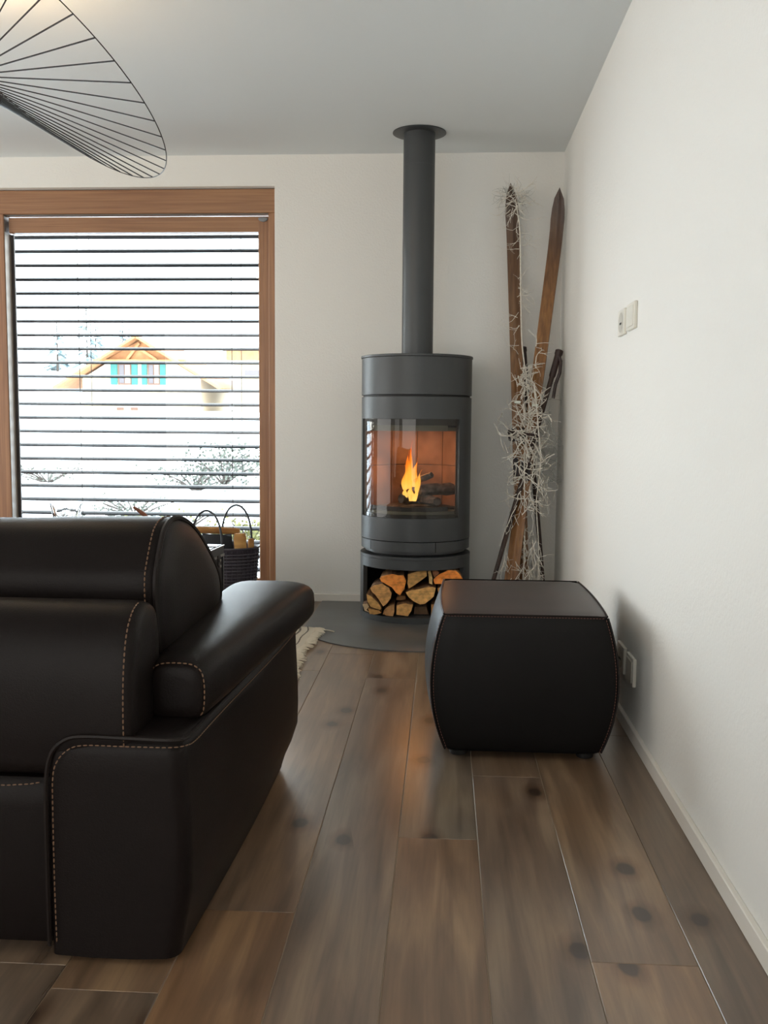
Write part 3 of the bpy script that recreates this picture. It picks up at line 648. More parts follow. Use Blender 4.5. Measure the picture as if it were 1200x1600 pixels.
for side in (0, 1):
    rs = [shell_plan(z) for z in (.012, .02, .05, .09, .14, .2, .26, .32, .36, .395)] + [shell_plan(.414, .004), shell_plan(.426, .014), shell_plan(.430, .03)]
    part('arm_shell', mirx(G().rings(rs), side), M['leather'], sf, ang=60)
    # piping and stitching round the top edge of the shell: up the back, round the corner, along the side
    def edge(z, y): return xside(y, z)
    path = [(-.716, 1.654, .03), (-.716, 1.652, .15), (-.715, 1.650, .29), (-.712, 1.650, .36), (-.700, 1.650, .402), (-.674, 1.650, .425), (-.64, 1.650, .431), (-.57, 1.650, .430), (-.50, 1.651, .428), (-.478, 1.656, .427), (-.462, 1.668, .426)]
    for y in (1.72, 1.85, 2.0, 2.15, 2.3, 2.45, 2.6, 2.68): path.append((xside(y, .42) + .003, y, .425))
    pth = catmull(path, 5, False)
    part('piping', mirx(G().tube(pth, .0042, 6), side), M['piping'], sf)
    off = [(-.701, 1.6505, .04), (-.701, 1.647, .15), (-.700, 1.645, .3), (-.698, 1.645, .36), (-.688, 1.645, .388), (-.668, 1.645, .408), (-.64, 1.645, .416), (-.57, 1.645, .416), (-.50, 1.648, .415), (-.474, 1.655, .414), (-.457, 1.672, .413)]
    for y in (1.72, 1.85, 2.0, 2.15, 2.3, 2.45, 2.6, 2.68): off.append((xside(y, .42) + .0055, y, .407))
    so = part('stitching', mirx(stitches(catmull(off, 5, False)), side), M['thread'], sf, kind='stuff')
    # the padded arm roll
    secs = [(1.775, -.507, .055, .427, .536), (1.80, -.507, .062, .425, .542), (1.9, -.508, .074, .425, .545), (2.0, -.509, .084, .425, .547), (2.15, -.508, .094, .425, .549), (2.3, -.504, .104, .425, .550),
            (2.45, -.499, .114, .425, .552), (2.58, -.494, .121, .425, .553), (2.66, -.492, .124, .425, .551), (2.72, -.491, .124, .427, .541), (2.76, -.491, .117, .438, .522), (2.785, -.491, .098, .455, .500), (2.793, -.491, .06, .47, .485)]
    def aring(y, cx, hw, z0, z1, e=.62, s=1.0):
        out = []; cz, hz = (z0 + z1) / 2, (z1 - z0) / 2
        for i in range(28):
            a = 2 * math.pi * i / 28; ca, sa = math.cos(a), math.sin(a)
            ex = e if sa > 0 else .45
            out.append((cx + s * hw * math.copysign(abs(ca) ** ex, ca), y, cz + s * hz * math.copysign(abs(sa) ** ex, sa)))
        return out
    c0 = secs[0]
    rs = [aring(c0[0] - .004, *c0[1:], s=.5), aring(c0[0] - .003, *c0[1:], s=.86), aring(c0[0] + .001, *c0[1:], s=.96), aring(c0[0] + .008, *c0[1:], s=1.0)] + [aring(*s_) for s_ in secs[1:]]
    part('arm_pad', mirx(G().rings(rs), side), M['leather'], sf, ang=70)
    ring = aring(c0[0] + .003, *c0[1:], s=1.0); ring = [p for p in ring]
    seam = [p for p in catmull([ring[i] for i in range(0, 28, 2)], 4)]; seam = [p for p in seam if p.z > .434]
    k0 = max(range(len(seam)), key=lambda i: (seam[i] - seam[i - 1]).length); seam = seam[k0:] + seam[:k0]
    part('stitching', mirx(stitches([(p.x, p.y - .001, p.z + .001) for p in seam], rad=.0015), side), M['thread'], sf, kind='stuff')
    part('foot', mirx(G().box(-.66, -.50, 1.69, 1.78, 0, .0125, .006), side), M['black'], sf)
    part('foot', mirx(G().box(-.66, -.48, 2.58, 2.67, 0, .0125, .006), side), M['black'], sf)
# main body behind the seat
g = G()
xm0, xm1 = SXL + .234, -.714
def body_ring(x, ins=0):
    pr = [(1.668, .03), (1.663, .05), (1.660, .2), (1.660, .29), (1.664, .334), (1.672, .344), (1.9, .344), (2.60, .32), (2.66, .30), (2.68, .27), (2.68, .1), (2.66, .03)]
    return [(x, y + (ins if y < 2 else -ins), z) for y, z in pr]
g.rings([body_ring(x, i) for x, i in ((xm0, .004), (xm0 + .01, 0), (-1.55, 0), (xm1 - .01, 0), (xm1, .004))])
part('body', g, M['leather'], sf)
part('stitching', stitches([(xm0 + .01, 1.6575, .331), (-1.6, 1.6565, .332), (-1.0, 1.6565, .331), (-.79, 1.6565, .333), (-.745, 1.656, .337), (-.722, 1.655, .342)]), M['thread'], sf, kind='stuff')
part('plinth', G().box(SXL + .06, -.53, 1.72, 2.6, 0, .06, .004), M['black'], sf)
def xloft(prof, xs, per=5):
    """closed (y,z) profile lofted along x; xs=[(x, scale, inset)]"""
    pts = catmull([(0, a, b) for a, b in prof], per); cy = sum(p.y for p in pts) / len(pts); cz = sum(p.z for p in pts) / len(pts); rs = []
    for x, s, f in xs: rs.append([(x + (f * 0), cy + (p.y - cy) * s, cz + (p.z - cz) * s) for p in pts])
    return rs, pts, cy, cz
# lower back pads
prof = [(1.672, .352), (1.655, .40), (1.652, .48), (1.660, .56), (1.684, .622), (1.728, .655), (1.79, .655), (1.83, .62), (1.842, .5), (1.84, .38), (1.76, .346)]
for xa, xb in ((-1.44, -.556), (SXL + .07, -1.46)):
    rs, pts, cy, cz = xloft(prof, [(xa, .80, 0), (xa + .012, .93, 0), (xa + .03, .985, 0), (xa + .06, 1, 0), ((xa + xb) / 2, 1.006, 0), (xb - .035, 1, 0), (xb - .018, .992, 0), (xb - .008, .975, 0), (xb - .002, .94, 0), (xb + .002, .85, 0), (xb + .004, .6, 0), (xb + .005, .3, 0)])
    part('back_pad', G().rings(rs), M['leather'], sf, ang=75)
    if xb > -1:
        sm = [Vector((xb - .013, cy + (p.y - cy) * .99 - .0015, cz + (p.z - cz) * .99 + (.001 if p.z > .6 else 0))) for p in pts if p.y < 1.76 and p.z > .40]
        sm.sort(key=lambda p: p.z)
        part('stitching', stitches(sm, rad=.0015), M['thread'], sf, kind='stuff')
# back cushions with D-shaped ends
cprof = [(1.857, .725), (1.838, .685), (1.842, .62), (1.860, .55), (1.885, .515), (1.95, .500), (2.10, .503), (2.28, .512), (2.365, .535), (2.385, .575), (2.355, .625), (2.27, .685), (2.17, .742), (2.08, .778), (1.98, .796), (1.905, .780)]
for xa, xb in ((-1.435, -.558), (-2.33, -1.455)):
    rs, pts, cy, cz = xloft(cprof, [(xa - .004, .5, 0), (xa, .9, 0), (xa + .01, .97, 0), (xa + .03, 1, 0), (xa + .25, .98, 0), (xb - .45, .965, 0), (xb - .32, .97, 0), (xb - .2, 1.0, 0), (xb - .06, 1.012, 0), (xb - .025, 1.006, 0), (xb - .008, .985, 0), (xb - .003, .955, 0), (xb + .002, .9, 0), (xb + .008, .6, 0), (xb + .010, .25, 0)])
    part('back_cushion', G().rings(rs), M['leather'], sf, ang=80)
    for xe, sgn in ((xb - .006, 1),) if xb > -1 else ():
        pip = [(xe, cy + (p.y - cy) * 1.0, cz + (p.z - cz) * 1.0) for p in pts]
        part('piping', G().tube(pip, .0055, 6, closed=True), M['piping'], sf)
        sm = [(xe - .020, cy + (p.y - cy) * 1.012 - .0008, cz + (p.z - cz) * 1.012) for p in pts if p.y < 2.02]
        sm = sorted(sm, key=lambda q: math.atan2(q[2] - cz, q[1] - cy) % (2 * math.pi))
        part('stitching', stitches(sm, rad=.0017), M['thread'], sf, kind='stuff')
# seat cushions
for xa, xb in ((-1.45, -.69), (-2.21, -1.455)):
    g = G(); rs = []
    for x, s in ((xa, .82), (xa + .02, .95), (xa + .05, 1), (xb - .05, 1), (xb - .02, .95), (xb, .82)):
        rs.append([(x, 2.44 + s * .34 * math.copysign(abs(math.cos(a)) ** .35, math.cos(a)), .40 + s * .085 * math.copysign(abs(math.sin(a)) ** .5, math.sin(a))) for a in [i * math.pi / 12 for i in range(24)]])
    part('seat_cushion', G().rings(rs), M['leather'], sf, ang=70)

# ---------------------------------------------------------------- ottoman
OX0, OX1, OY0, OY1, OZ0, OZ1 = .005, .487, 2.80, 3.44, .022, .438
ocx, ohx, ocy, ohy, ocz, ohz = (OX0 + OX1) / 2, (OX1 - OX0) / 2, (OY0 + OY1) / 2, (OY1 - OY0) / 2, (OZ0 + OZ1) / 2, (OZ1 - OZ0) / 2
def ott(p):
    x, y, z = p
    b = 1 - z * z; c = 1 - y * y; e = 1 - x * x
    zz = z if z > 0 else z
    nx = x * (ohx + .036 * b + .012 * b * c + .010 * c - .010 * (z < 0) * z * z)
    ny = y * (ohy + .012 * b + .006 * e * b)
    nz = z * ohz + (.010 * e * c if z > 0 else 0) * max(0, z)
    return (ocx + nx, ocy + ny, ocz + nz)
otm = thing('leather_ottoman', 'dark brown leather cube ottoman with bulging sides beside the right wall', 'ottoman', (ocx, ocy, 0))
def face_grid(ax, sgn, n=16, lim=.985):
    vs = []; 
    def c(t):  # rounded towards the seam
        return t
    for i in range(n + 1):
        for j in range(n + 1):
            a, b = -1 + 2 * i / n, -1 + 2 * j / n
            m = max(abs(a), abs(b)); k = 1.0 - .018 * smoothstep(.86, 1, m) ** 1.5 if True else 1
            q = [0, 0, 0]; q[ax] = sgn * k; q[(ax + 1) % 3] = a; q[(ax + 2) % 3] = b
            # corner rounding
            oth = sorted((abs(a), abs(b))); cr = smoothstep(.9, 1, oth[0]) * smoothstep(.9, 1, oth[1]); q = [v * (1 - .018 * cr) for v in q]
            vs.append(ott(q))
    fs = [(i * (n + 1) + j, (i + 1) * (n + 1) + j, (i + 1) * (n + 1) + j + 1, i * (n + 1) + j + 1) for i in range(n) for j in range(n)]
    return vs, fs
g = G()
for ax in (0, 1, 2):
    for s in (-1, 1):
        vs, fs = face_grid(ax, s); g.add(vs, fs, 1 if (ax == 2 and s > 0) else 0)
bm = bmesh.new(); me = mesh('t', g, [M['leather2'], M['leather_top']]); bm.from_mesh(me); bmesh.ops.remove_doubles(bm, verts=bm.verts, dist=.0012)
g = G(); g.v = [tuple(v.co) for v in bm.verts]; g.f = [tuple(v.index for v in f.verts) for f in bm.faces]; g.mi = [f.material_index for f in bm.faces]; bm.free()
bpy.data.meshes.remove(me)
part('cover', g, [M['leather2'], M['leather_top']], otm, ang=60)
def edge_path(f, n=24): return [Vector(ott(f(-1 + 2 * i / n))) for i in range(n + 1)]
L = .975
e_top = edge_path(lambda t: (t * L, -.992, .988)); e_l = edge_path(lambda t: (-.99, -.99, t * L)); e_r = edge_path(lambda t: (.99, -.99, t * L)); e_tl = edge_path(lambda t: (-.988, t * L, .99)); e_tr = edge_path(lambda t: (.988, t * L, .99)); e_tb = edge_path(lambda t: (t * L, .992, .988))
for e in (e_top, e_l, e_r, e_tl, e_tr, e_tb): part('piping', G().tube(e, .0028, 6), M['piping'], otm)
off = lambda e, dx, dy, dz: [p + Vector((dx, dy, dz)) for p in e]
for e in (off(e_top, 0, -.0022, -.004), off(e_l, .007, -.0025, 0), off(e_l, -.0035, .006, 0), off(e_r, -.007, -.0025, 0), off(e_tl, .002, 0, .003)):
    part('stitching', stitches(e, .006, .003, .0009), M['thread2'], otm, kind='stuff')
for x in (ocx - .19, ocx + .19):
    for y in (OY0 + .05, OY1 - .05): part('foot', G().lathe([(.024, 0), (.026, .004), (.026, .032)], (x, y, 0), 16), M['black'], otm)

# ---------------------------------------------------------------- rug with fringe
rg = thing('woven_rug', 'cream woven rug with a fringed end beside the sofa arm', 'rug', (-1.4, 4.1, 0))
RX, RY0, RY1 = -.612, 3.42, 4.52
g = G(); n = 20
def wob(y): return .010 * math.sin(y * 9) + .006 * math.sin(y * 23)
rings_ = []
for i in range(n + 1):
    y = RY0 + (RY1 - RY0) * i / n; xr = RX + wob(y); rings_.append([(-2.2, y, .0067), (xr, y, .0067), (xr, y, .0125), (xr - .02, y, .0145), (-2.2, y, .0145)])
part('rug_body', G().rings(rings_), M['rug'], rg)
g = G()
for xo, wd in ((.012, .006), (.05, .010), (.085, .004), (.12, .010)):
    y = RY0 + .01
    while y < RY1 - .01:
        x = RX - xo - .02 + wob(y); g.box(x - wd / 2, x + wd / 2, y, y + .009, .0138, .0158); y += .018 if wd > .005 else .03
part('woven_pattern', g, M['rug_dark'], rg, label='rows of dark woven dashes', kind='stuff')
g = G(); rd = random.Random(3); y = RY0
while y < RY1:
    x0 = RX + wob(y) - .004; ln = rd.uniform(.040, .058); dy = rd.uniform(-.012, .012); pts = []
    for k in range(5):
        t = k / 4; pts.append((x0 + ln * t, y + dy * t + .003 * math.sin(t * 6 + y * 50), (.0105 + .004 * math.sin(t * 3.1)) * (1 - t * .15)))
    g.tube(pts, [.0032, .003, .0026, .0024, .0014], 5); y += rd.uniform(.006, .0085)
pts = [(RX + .02, 4.49, .012), (RX + .05, 4.485, .011), (RX + .08, 4.47, .0105), (RX + .105, 4.452, .0095)]
g.tube(pts, .0025, 5)
part('fringe', g, M['fringe'], rg, kind='stuff')

# ---------------------------------------------------------------- old wooden skis, poles, twig garland
def ski(name, foot, top, wdir, mat, label, wmax=.071):
    foot, top = Vector(foot), Vector(top); t = (top - foot).normalized(); L = (top - foot).length
    wv = (Vector(wdir) - Vector(wdir).dot(t) * t).normalized(); nv = t.cross(wv); 
    if nv.y > 0: nv = -nv
    root = thing(name, label, 'ski', tuple(foot)); rs = []
    n = 46
    for i in range(n + 1):
        f = i / n; s = f * L; tipd = L - s
        wd = wmax * (.90 + .10 * abs(2 * f - 1))
        if tipd < .16: wd = wmax * 1.02 * (1 - (1 - max(.004, tipd / .16)) ** 2.1) ** .62 * (1 if tipd > .001 else .2)
        th = .009 + .009 * math.exp(-((f - .42) / .22) ** 2)
        bend = .10 * max(0, (1 - tipd / .32)) ** 1.8
        c = foot + t * s + nv * bend * .8
        hw = wd / 2
        rs.append([c + wv * a * hw + nv * b * th for a, b in ((-1, 0), (-.97, .9), (-.25, 1.0), (-.12, 1.25), (.12, 1.25), (.25, 1.0), (.97, .9), (1, 0), (.15, 0), (.1, .12), (-.1, .12), (-.15, 0))])
    part('ski_board', G().rings(rs), mat, root, ang=40)
    # binding: toe iron, leather strap, heel plate
    c = foot + t * (L * .42)
    def bx_(g, ds, w_, h0, h1, hs):
        g.rings([[c + t * (ds - hs) + wv * a * w_ + nv * b for a, b in ((-1, h0), (-1, h1), (1, h1), (1, h0))], [c + t * (ds + hs) + wv * a * w_ + nv * b for a, b in ((-1, h0), (-1, h1), (1, h1), (1, h0))]])
    g = G(); bx_(g, 0, .034, .016, .020, .035)
    for sd in (-1, 1): g.rings([[c + t * k + wv * sd * q + nv * z for q, z in ((.040, .0), (.044, .0), (.050, .055), (.046, .055))] for k in (-.03, .03)])
    part('toe_iron', g, M['iron'], root)
    g = G(); pts = [c + t * .01 + wv * (.047 * math.cos(a)) + nv * (.05 + .028 * math.sin(a)) for a in [math.pi * i / 10 for i in range(11)]]
    g.tube(pts, .007, 6); part('binding_strap', g, M['grip'], root)
    g = G(); bx_(g, -.17, .03, .017, .021, .05); part('heel_plate', g, M['iron'], root)
    return root
ski('wooden_ski', (.425, 4.955, .006), (.339, 5.215, 2.225), (1, -.15, 0), M['skid'], 'old brown wooden ski with twigs tied at its tip, left of the pair')
ski('wooden_ski', (.330, 4.865, .006), (.594, 5.165, 2.185), (1, -.25, 0), M['skie'], 'old brown wooden ski leaning right towards the wall corner')
def ski_pole(foot, top, label, strap, straps):
    foot, top = Vector(foot), Vector(top); t = (top - foot).normalized(); L = (top - foot).length
    root = thing('ski_pole', label, 'ski pole', tuple(foot)); 
    part('shaft', G().tube([foot + t * (.03 + (L - .06) * i / 12) for i in range(13)], [.0095 + .0035 * min(1, i / 4) for i in range(13)], 10), M['pole'], root)
    part('spike', G().tube([foot, foot + t * .04], [.001, .005], 8), M['iron'], root)
    gl = .15; part('grip', G().tube([top - t * gl, top - t * (gl - .01), top - t * .07, top - t * .03, top - t * .022, top - t * .004, top], [.013, .017, .0175, .018, .021, .021, .015], 12), M['grip'], root)
    if strap:
        part('wrist_strap', G().tube([top - t * .03 + Vector(p) for p in straps], .0085, 6), M['grip'], root, label='dark leather wrist strap hanging down')
    # basket ring near the floor
    c = foot + t * .11; a = t.orthogonal().normalized(); b = t.cross(a)
    part('pole_basket', G().tube([c + (a * math.cos(q) + b * math.sin(q)) * .045 for q in [i * math.pi / 12 for i in range(24)]], .004, 6, closed=True).tube([c - a * .045, c + a * .045], .002, 5).tube([c - b * .045, c + b * .045], .002, 5), M['pole'], root)
    return root
ski_pole((.205, 4.82, .004), (.589, 5.05, 1.376), 'dark wooden ski pole leaning right, its strap hanging near the corner', True, [(0, -.012, 0), (.012, -.022, -.03), (.008, -.024, -.09), (-.012, -.022, -.15), (-.022, -.02, -.22)])
ski_pole((.545, 5.0, .004), (.408, 5.16, 1.40), 'dark wooden ski pole standing between the two skis', False, None)
gd = thing('twig_garland', 'pale tangled twig garland wound round the skis and poles', 'garland', (.42, 4.93, .2))
rd = random.Random(21)
def curl(p, dirv, ln, rad, g, depth=0, curlness=.5, thorns=True):
    p = Vector(p); dv = Vector(dirv).normalized(); pts = [p.copy()]; n = max(4, int(ln / .014)); ax = Vector((rd.uniform(-1, 1), rd.uniform(-1, 1), rd.uniform(-1, 1))).normalized()
    kk = rd.uniform(.05, .35) * curlness * 2
    for i in range(n):
        dv = (Matrix.Rotation(kk + rd.uniform(-.25, .25) * curlness * 2, 3, ax) @ dv).normalized()
        if rd.random() < .2: ax = Vector((rd.uniform(-1, 1), rd.uniform(-1, 1), rd.uniform(-1, 1))).normalized()
        p = p + dv * .014
        p.x = min(p.x, .598); p.y = max(4.80, min(p.y, 5.24)); p.z = max(.012, p.z)
        pts.append(p.copy())
        if thorns and depth < 2 and rd.random() < .26:
            curl(p, dv + Vector((rd.uniform(-1, 1), rd.uniform(-1, 1), rd.uniform(-1, 1))) * 1.1, rd.uniform(.02, .07), rad * .65, g, depth + 1, curlness, depth < 1)
    g.tube(pts, [rad * (1 - .55 * i / len(pts)) for i in range(len(pts))], 4)
FRONT = lambda z: 4.90 + .085 * z      # surface just in front of the skis
# stems
stem = [(.352, FRONT(2.14) + .02, 2.14), (.372, FRONT(2.0), 2.0), (.378, FRONT(1.8), 1.85), (.383, FRONT(1.6), 1.65), (.392, FRONT(1.4), 1.42), (.41, FRONT(1.2) - .03, 1.25), (.43, FRONT(1) - .05, 1.05), (.41, FRONT(.8) - .05, .85), (.415, FRONT(.6) - .03, .6), (.42, FRONT(.4), .4), (.415, FRONT(.2), .2), (.40, FRONT(0), .05)]
part('garland_stem', G().tube(catmull(stem, 6, False), .0036, 5), M['twig'], gd)
stem2 = [(.45, 4.9, 1.2), (.47, 4.88, 1.0), (.49, 4.9, .8), (.475, 4.92, .6), (.49, 4.93, .4), (.50, 4.94, .2), (.51, 4.95, .03)]
part('garland_stem', G().tube(catmull(stem2, 6, False), .0032, 5), M['twig'], gd)
g = G()
for k in range(115):       # dense middle tangle
    z = rd.gauss(.93, .19); x = .418 + rd.gauss(0, .036) + .02 * (1 - z); curl((x, FRONT(z) - .05 + rd.uniform(-.04, .03), z), (rd.uniform(-1, 1), rd.uniform(-.4, .3), rd.uniform(-1, 1)), rd.uniform(.06, .15), .0035, g, curlness=.6)
for k in range(48):       # hanging part
    z = rd.uniform(.15, .9); x = .42 + .04 * rd.gauss(0, 1); curl((x, FRONT(z) - .03 + rd.uniform(-.02, .03), z), (rd.uniform(-.6, .6), rd.uniform(-.3, .2), -1), rd.uniform(.08, .24), .0026, g, curlness=.35)
for k in range(22):       # along the upper ski edge
    z = rd.uniform(1.3, 2.05); curl((.372 + rd.uniform(-.006, .012), FRONT(z) + .01, z), (rd.uniform(-1, 1), -.2, rd.uniform(-1, .4)), rd.uniform(.03, .07), .0018, g)
for k in range(26):
    z = rd.gauss(2.12, .045); curl((.345 + rd.gauss(0, .02), FRONT(z) + rd.uniform(-.02, .02), z), (rd.uniform(-1, 1), rd.uniform(-.6, .2), rd.uniform(-1, .6)), rd.uniform(.05, .12), .0022, g)
part('twigs', g, M['twig'], gd, kind='stuff')
g = G()
for k in range(16):       # loose fine twigs towards the corner, and the misty tuft at the tip
    curl((.49 + rd.gauss(0, .02), 4.95, rd.uniform(.62, 1.15)), (rd.uniform(-.2, 1), rd.uniform(-.2, .5), rd.uniform(-1, .8)), rd.uniform(.08, .2), .0013, g, curlness=.5)
for k in range(34):
    a = rd.uniform(0, 6.28); curl((.335 + .035 * math.cos(a), FRONT(2.15) + .03, 2.155 + .02 * math.sin(a)), (math.cos(a), rd.uniform(-.5, .5), math.sin(a)), rd.uniform(.03, .06), .0009, g, 1, .8)
part('fine_twigs', g, M['twig_grey'], gd, kind='stuff')
for p, a in (((.368, 4.91, 1.105), .2), ((.455, 4.90, 1.09), -.1)):
    part('clip', G().box(p[0] - .016, p[0] + .016, p[1] - .003, p[1] + .003, p[2] - .007, p[2] + .007, .002), M['clip'], gd, label='small white clip')

# ---------------------------------------------------------------- basket with wood, trunk
BX, BYc = -1.13, 4.99
bk = thing('wicker_basket', 'black woven basket with two hoop handles holding firewood by the window', 'basket', (BX, BYc, 0))
def ell(z, a, b, seg=40, dz=0): return [(BX + a * math.cos(q), BYc + b * math.sin(q), z) for q in [2 * math.pi * i / seg for i in range(seg)]]
prof = [(0, .120), (.02, .128), (.10, .136), (.20, .145), (.28, .150), (.325, .156), (.335, .165), (.342, .162), (.335, .150), (.28, .142), (.1, .126), (.025, .115)]
part('basket_body', G().rings([ell(z, rr, rr * .82) for z, rr in prof]), M['wicker'], bk)
g = G(); ns = 34
for i in range(ns):       # woven uprights and weavers standing proud
    a = 2 * math.pi * i / ns; g.tube([(BX + (rr + .002) * math.cos(a), BYc + (rr + .002) * .82 * math.sin(a), z) for z, rr in prof[1:6]], .0032, 5)
part('basket_stake', g, M['wicker'], bk, kind='stuff')
g = G()
for k in range(17):
    z = .03 + k * .0172; rr = .129 + .025 * z / .33
    g.tube([(BX + (rr + .0025 + .0035 * ((i + k) % 2)) * math.cos(2 * math.pi * i / ns), BYc + .82 * (rr + .0025 + .0035 * ((i + k) % 2)) * math.sin(2 * math.pi * i / ns), z) for i in range(ns)], .0045 if k > 11 else .0036, 5, closed=True)
part('weave', g, M['wicker'], bk, kind='stuff')
for dx, dy, ht in ((-.048, -.10, .535), (.058, .06, .552)):
    hw = .080 if dx < 0 else .078; pts = []
    for i in range(21):
        a = math.pi * i / 20; pts.append((BX - .075 * (dx < 0) + .005 * (dx > 0) + dx * .4 + hw * math.cos(a) * (1.05 if dx > 0 else 1), BYc + dy, .33 + (ht - .33) * math.sin(a) ** .75))
    part('handle', G().tube(pts, .0058, 8), M['rubber'], bk)
def roundlog(p0, p1, rad, label, seed):
    return hewn(p0, p1, rad, seed, 10, 'yellowwood', label, 'firewood_log', 'firewood in the black basket', 'log', .06)
roundlog((-1.32, 5.045, .418), (-1.085, 5.05, .412), .024, 'long yellowish log lying across the top of the black basket', 31)
roundlog((-1.055, 4.975, .20), (-1.072, 4.985, .408), .037, 'thick peeled log standing at the right end of the basket', 32)
roundlog((-1.022, 5.03, .20), (-1.020, 5.035, .375), .018, 'small log end behind the thick peeled one in the basket', 33)
g = G(); rs = []
for i in range(9):
    t = i / 8; z = .20 + .20 * t; s = 1 - .12 * t; rs.append([(-1.190 + .092 * s * math.copysign(abs(math.cos(a)) ** .5, math.cos(a)) + .004 * math.sin(5 * a + t * 4), 4.975 + .045 * s * math.sin(a) * (1.02 - .5 * t ** 4), z + .006 * math.sin(3 * a) * t) for a in [2 * math.pi * k / 28 for k in range(28)]])
single('black_bag', G().rings(rs), M['bag'], 'black cloth bag standing in the basket between the logs', 'bag', (-1.190, 4.975, .2))
# trunk, turned so that one corner points to the room
tk = thing('storage_trunk', 'dark trunk with metal-bound edges and shiny lid in front of the basket', 'trunk', (-1.2, 4.55, 0))
c0 = Vector((-1.036, 4.47, 0)); e1 = Vector((-.06, -.97, 0)).normalized(); e2 = Vector((-1, .05, 0)).normalized(); LA, LB, TH = .42, .36, .416
def tb(a0, a1, b0, b1, z0, z1, bev=0):
    g = G().box(a0, a1, b0, b1, z0, z1, bev); g.v = [tuple(c0 + e1 * x + e2 * y + Vector((0, 0, z))) for x, y, z in g.v]; return g
part('trunk_body', tb(.006, LA - .006, .006, LB - .006, .01, .37), M['trunk'], tk)
part('trunk_lid', tb(0, LA, 0, LB, .372, TH - .004, .003), M['trunkmetal'], tk)
part('lid_top', tb(.008, LA - .008, .008, LB - .008, TH - .004, TH, .001), M['trunklid'], tk, label='glossy lid top with its reflection painted grey')
for a0, b0 in ((0, 0), (LA - .02, 0), (0, LB - .02), (LA - .02, LB - .02)): part('corner_edge', tb(a0, a0 + .02, b0, b0 + .02, 0, .372, .002), M['trunkmetal'], tk)
part('edge_strip', tb(0, LA, -.002, .003, .362, .374), M['nickel'], tk); part('edge_strip', tb(0, LA, -.003, .003, TH - .006, TH - .002), M['nickel'], tk)
for k in range(2): part('lid_strap', tb(.10 + .2 * k, .115 + .2 * k, .01, LB - .01, TH, TH + .003), M['trunkmetal'], tk)
la = part('latch', tb(.075, .115, -.007, -.001, .30, .375, .002), M['iron'], tk)
part('latch_knob', tb(.088, .102, -.014, -.007, .345, .358, .003), M['nickel'], la); part('latch_knob', tb(.088, .102, -.014, -.007, .318, .331, .003), M['nickel'], la)

# ---------------------------------------------------------------- coffee table with glass vase and driftwood (mostly hidden behind the sofa)
ct = thing('coffee_table', 'low wooden coffee table hidden behind the sofa back', 'table', (-1.45, 3.55, 0))
part('table_top', G().box(-1.95, -.98, 3.28, 3.82, .40, .43, .004), M['tabletop'], ct)
for x in (-1.91, -1.02):
    for y in (3.32, 3.78): part('leg', G().box(x - .025, x + .025, y - .025, y + .025, .0147 if y > 3.4 else .0, .40, .003), M['tabletop'], ct)
vs = thing('glass_vase', 'clear glass vase with a four-pointed crown rim behind the sofa', 'vase', (-1.448, 3.6, .43))
rs = []; nn = 48
def vr(z, rr, pt):
    out = []
    for i in range(nn):
        a = 2 * math.pi * i / nn; s = abs(math.cos(2 * (a - .15))) ** 1.6
        out.append((-1.448 + (rr * (1 + .22 * pt * s)) * math.cos(a), 3.6 + (rr * (1 + .22 * pt * s)) * math.sin(a), .4305 + z - (1 - s) * pt * .05))
    return out
rs = [vr(0, .032, 0), vr(.012, .034, 0), vr(.08, .037, .1), (vr(.16, .042, .4)), vr(.215, .046, .8), vr(.25, .050, 1), vr(.249, .046, 1), vr(.21, .041, .8), vr(.16, .036, .4), vr(.08, .030, .1), vr(.03, .025, 0)]
part('vase_body', G().rings(rs), M['clear'], vs, ang=60)
single('driftwood', G().tube(catmull([(-1.00, 3.62, .449), (-1.06, 3.60, .47), (-1.11, 3.60, .56), (-1.135, 3.6, .625), (-1.155, 3.6, .648), (-1.185, 3.6, .668)], 5, False), [.018 - .0125 * i / 25 for i in range(26)], 8), M['horn'],
       'reddish driftwood branch whose tip shows above the sofa back', 'driftwood', (-1.05, 3.6, .43))
lf = G(); lp = catmull([(-1.22, 3.55, .445), (-1.215, 3.55, .54), (-1.225, 3.55, .60), (-1.25, 3.55, .622), (-1.29, 3.55, .632)], 5, False)
lf.tube(lp, [.010 if i < 12 else .006 * (1 - (i - 12) / 10) + .001 for i in range(len(lp))], 6)
single('dried_leaf', lf, M['pole'], 'thin dark dried leaf tip lying left of the driftwood', 'leaf', (-1.22, 3.55, .435))

# ---------------------------------------------------------------- pendant lamp with wire brim
LC = Vector((-1.24, 2.838, 2.069)); LN = Vector((.66, .352, 1)).normalized(); LR = .5
la_ = LN.cross(Vector((0, 1, .3))).normalized(); lb_ = LN.cross(la_)
lamp = thing('pendant_lamp', 'tilted black wire pendant lamp with a wide radiating brim', 'lamp', tuple(LC))
rimp = lambda a, rr=LR, k=0, o=Vector((0, 0, 0)): LC + (la_ * math.cos(a) + lb_ * math.sin(a)) * rr + LN * k + o
HO = Vector((-.144, .022, -.109)); HK = 0; HR = .061
part('outer_rim', G().tube([rimp(2 * math.pi * i / 120) for i in range(120)], .0016, 5, closed=True), M['blackwire'], lamp)
part('inner_ring', G().tube([rimp(2 * math.pi * i / 40, HR, HK, HO) for i in range(40)], .003, 5, closed=True), M['blackwire'], lamp)
NR = 44
for i in range(NR):
    a = 2 * math.pi * i / NR; p0 = rimp(a); p1 = rimp(a - 1.851, HR, HK, HO)
    part('rib', G().tube([p0, p1], .0021, 4), M['blackwire'], lamp)
hub = rimp(0, 0, HK, HO)
part('lamp_holder', G().lathe([(.016, .0), (.02, .005), (.02, .06), (.006, .075)], (hub.x - .10, hub.y + .18, hub.z + .25), 16), M['blackwire'], lamp)
g = G()
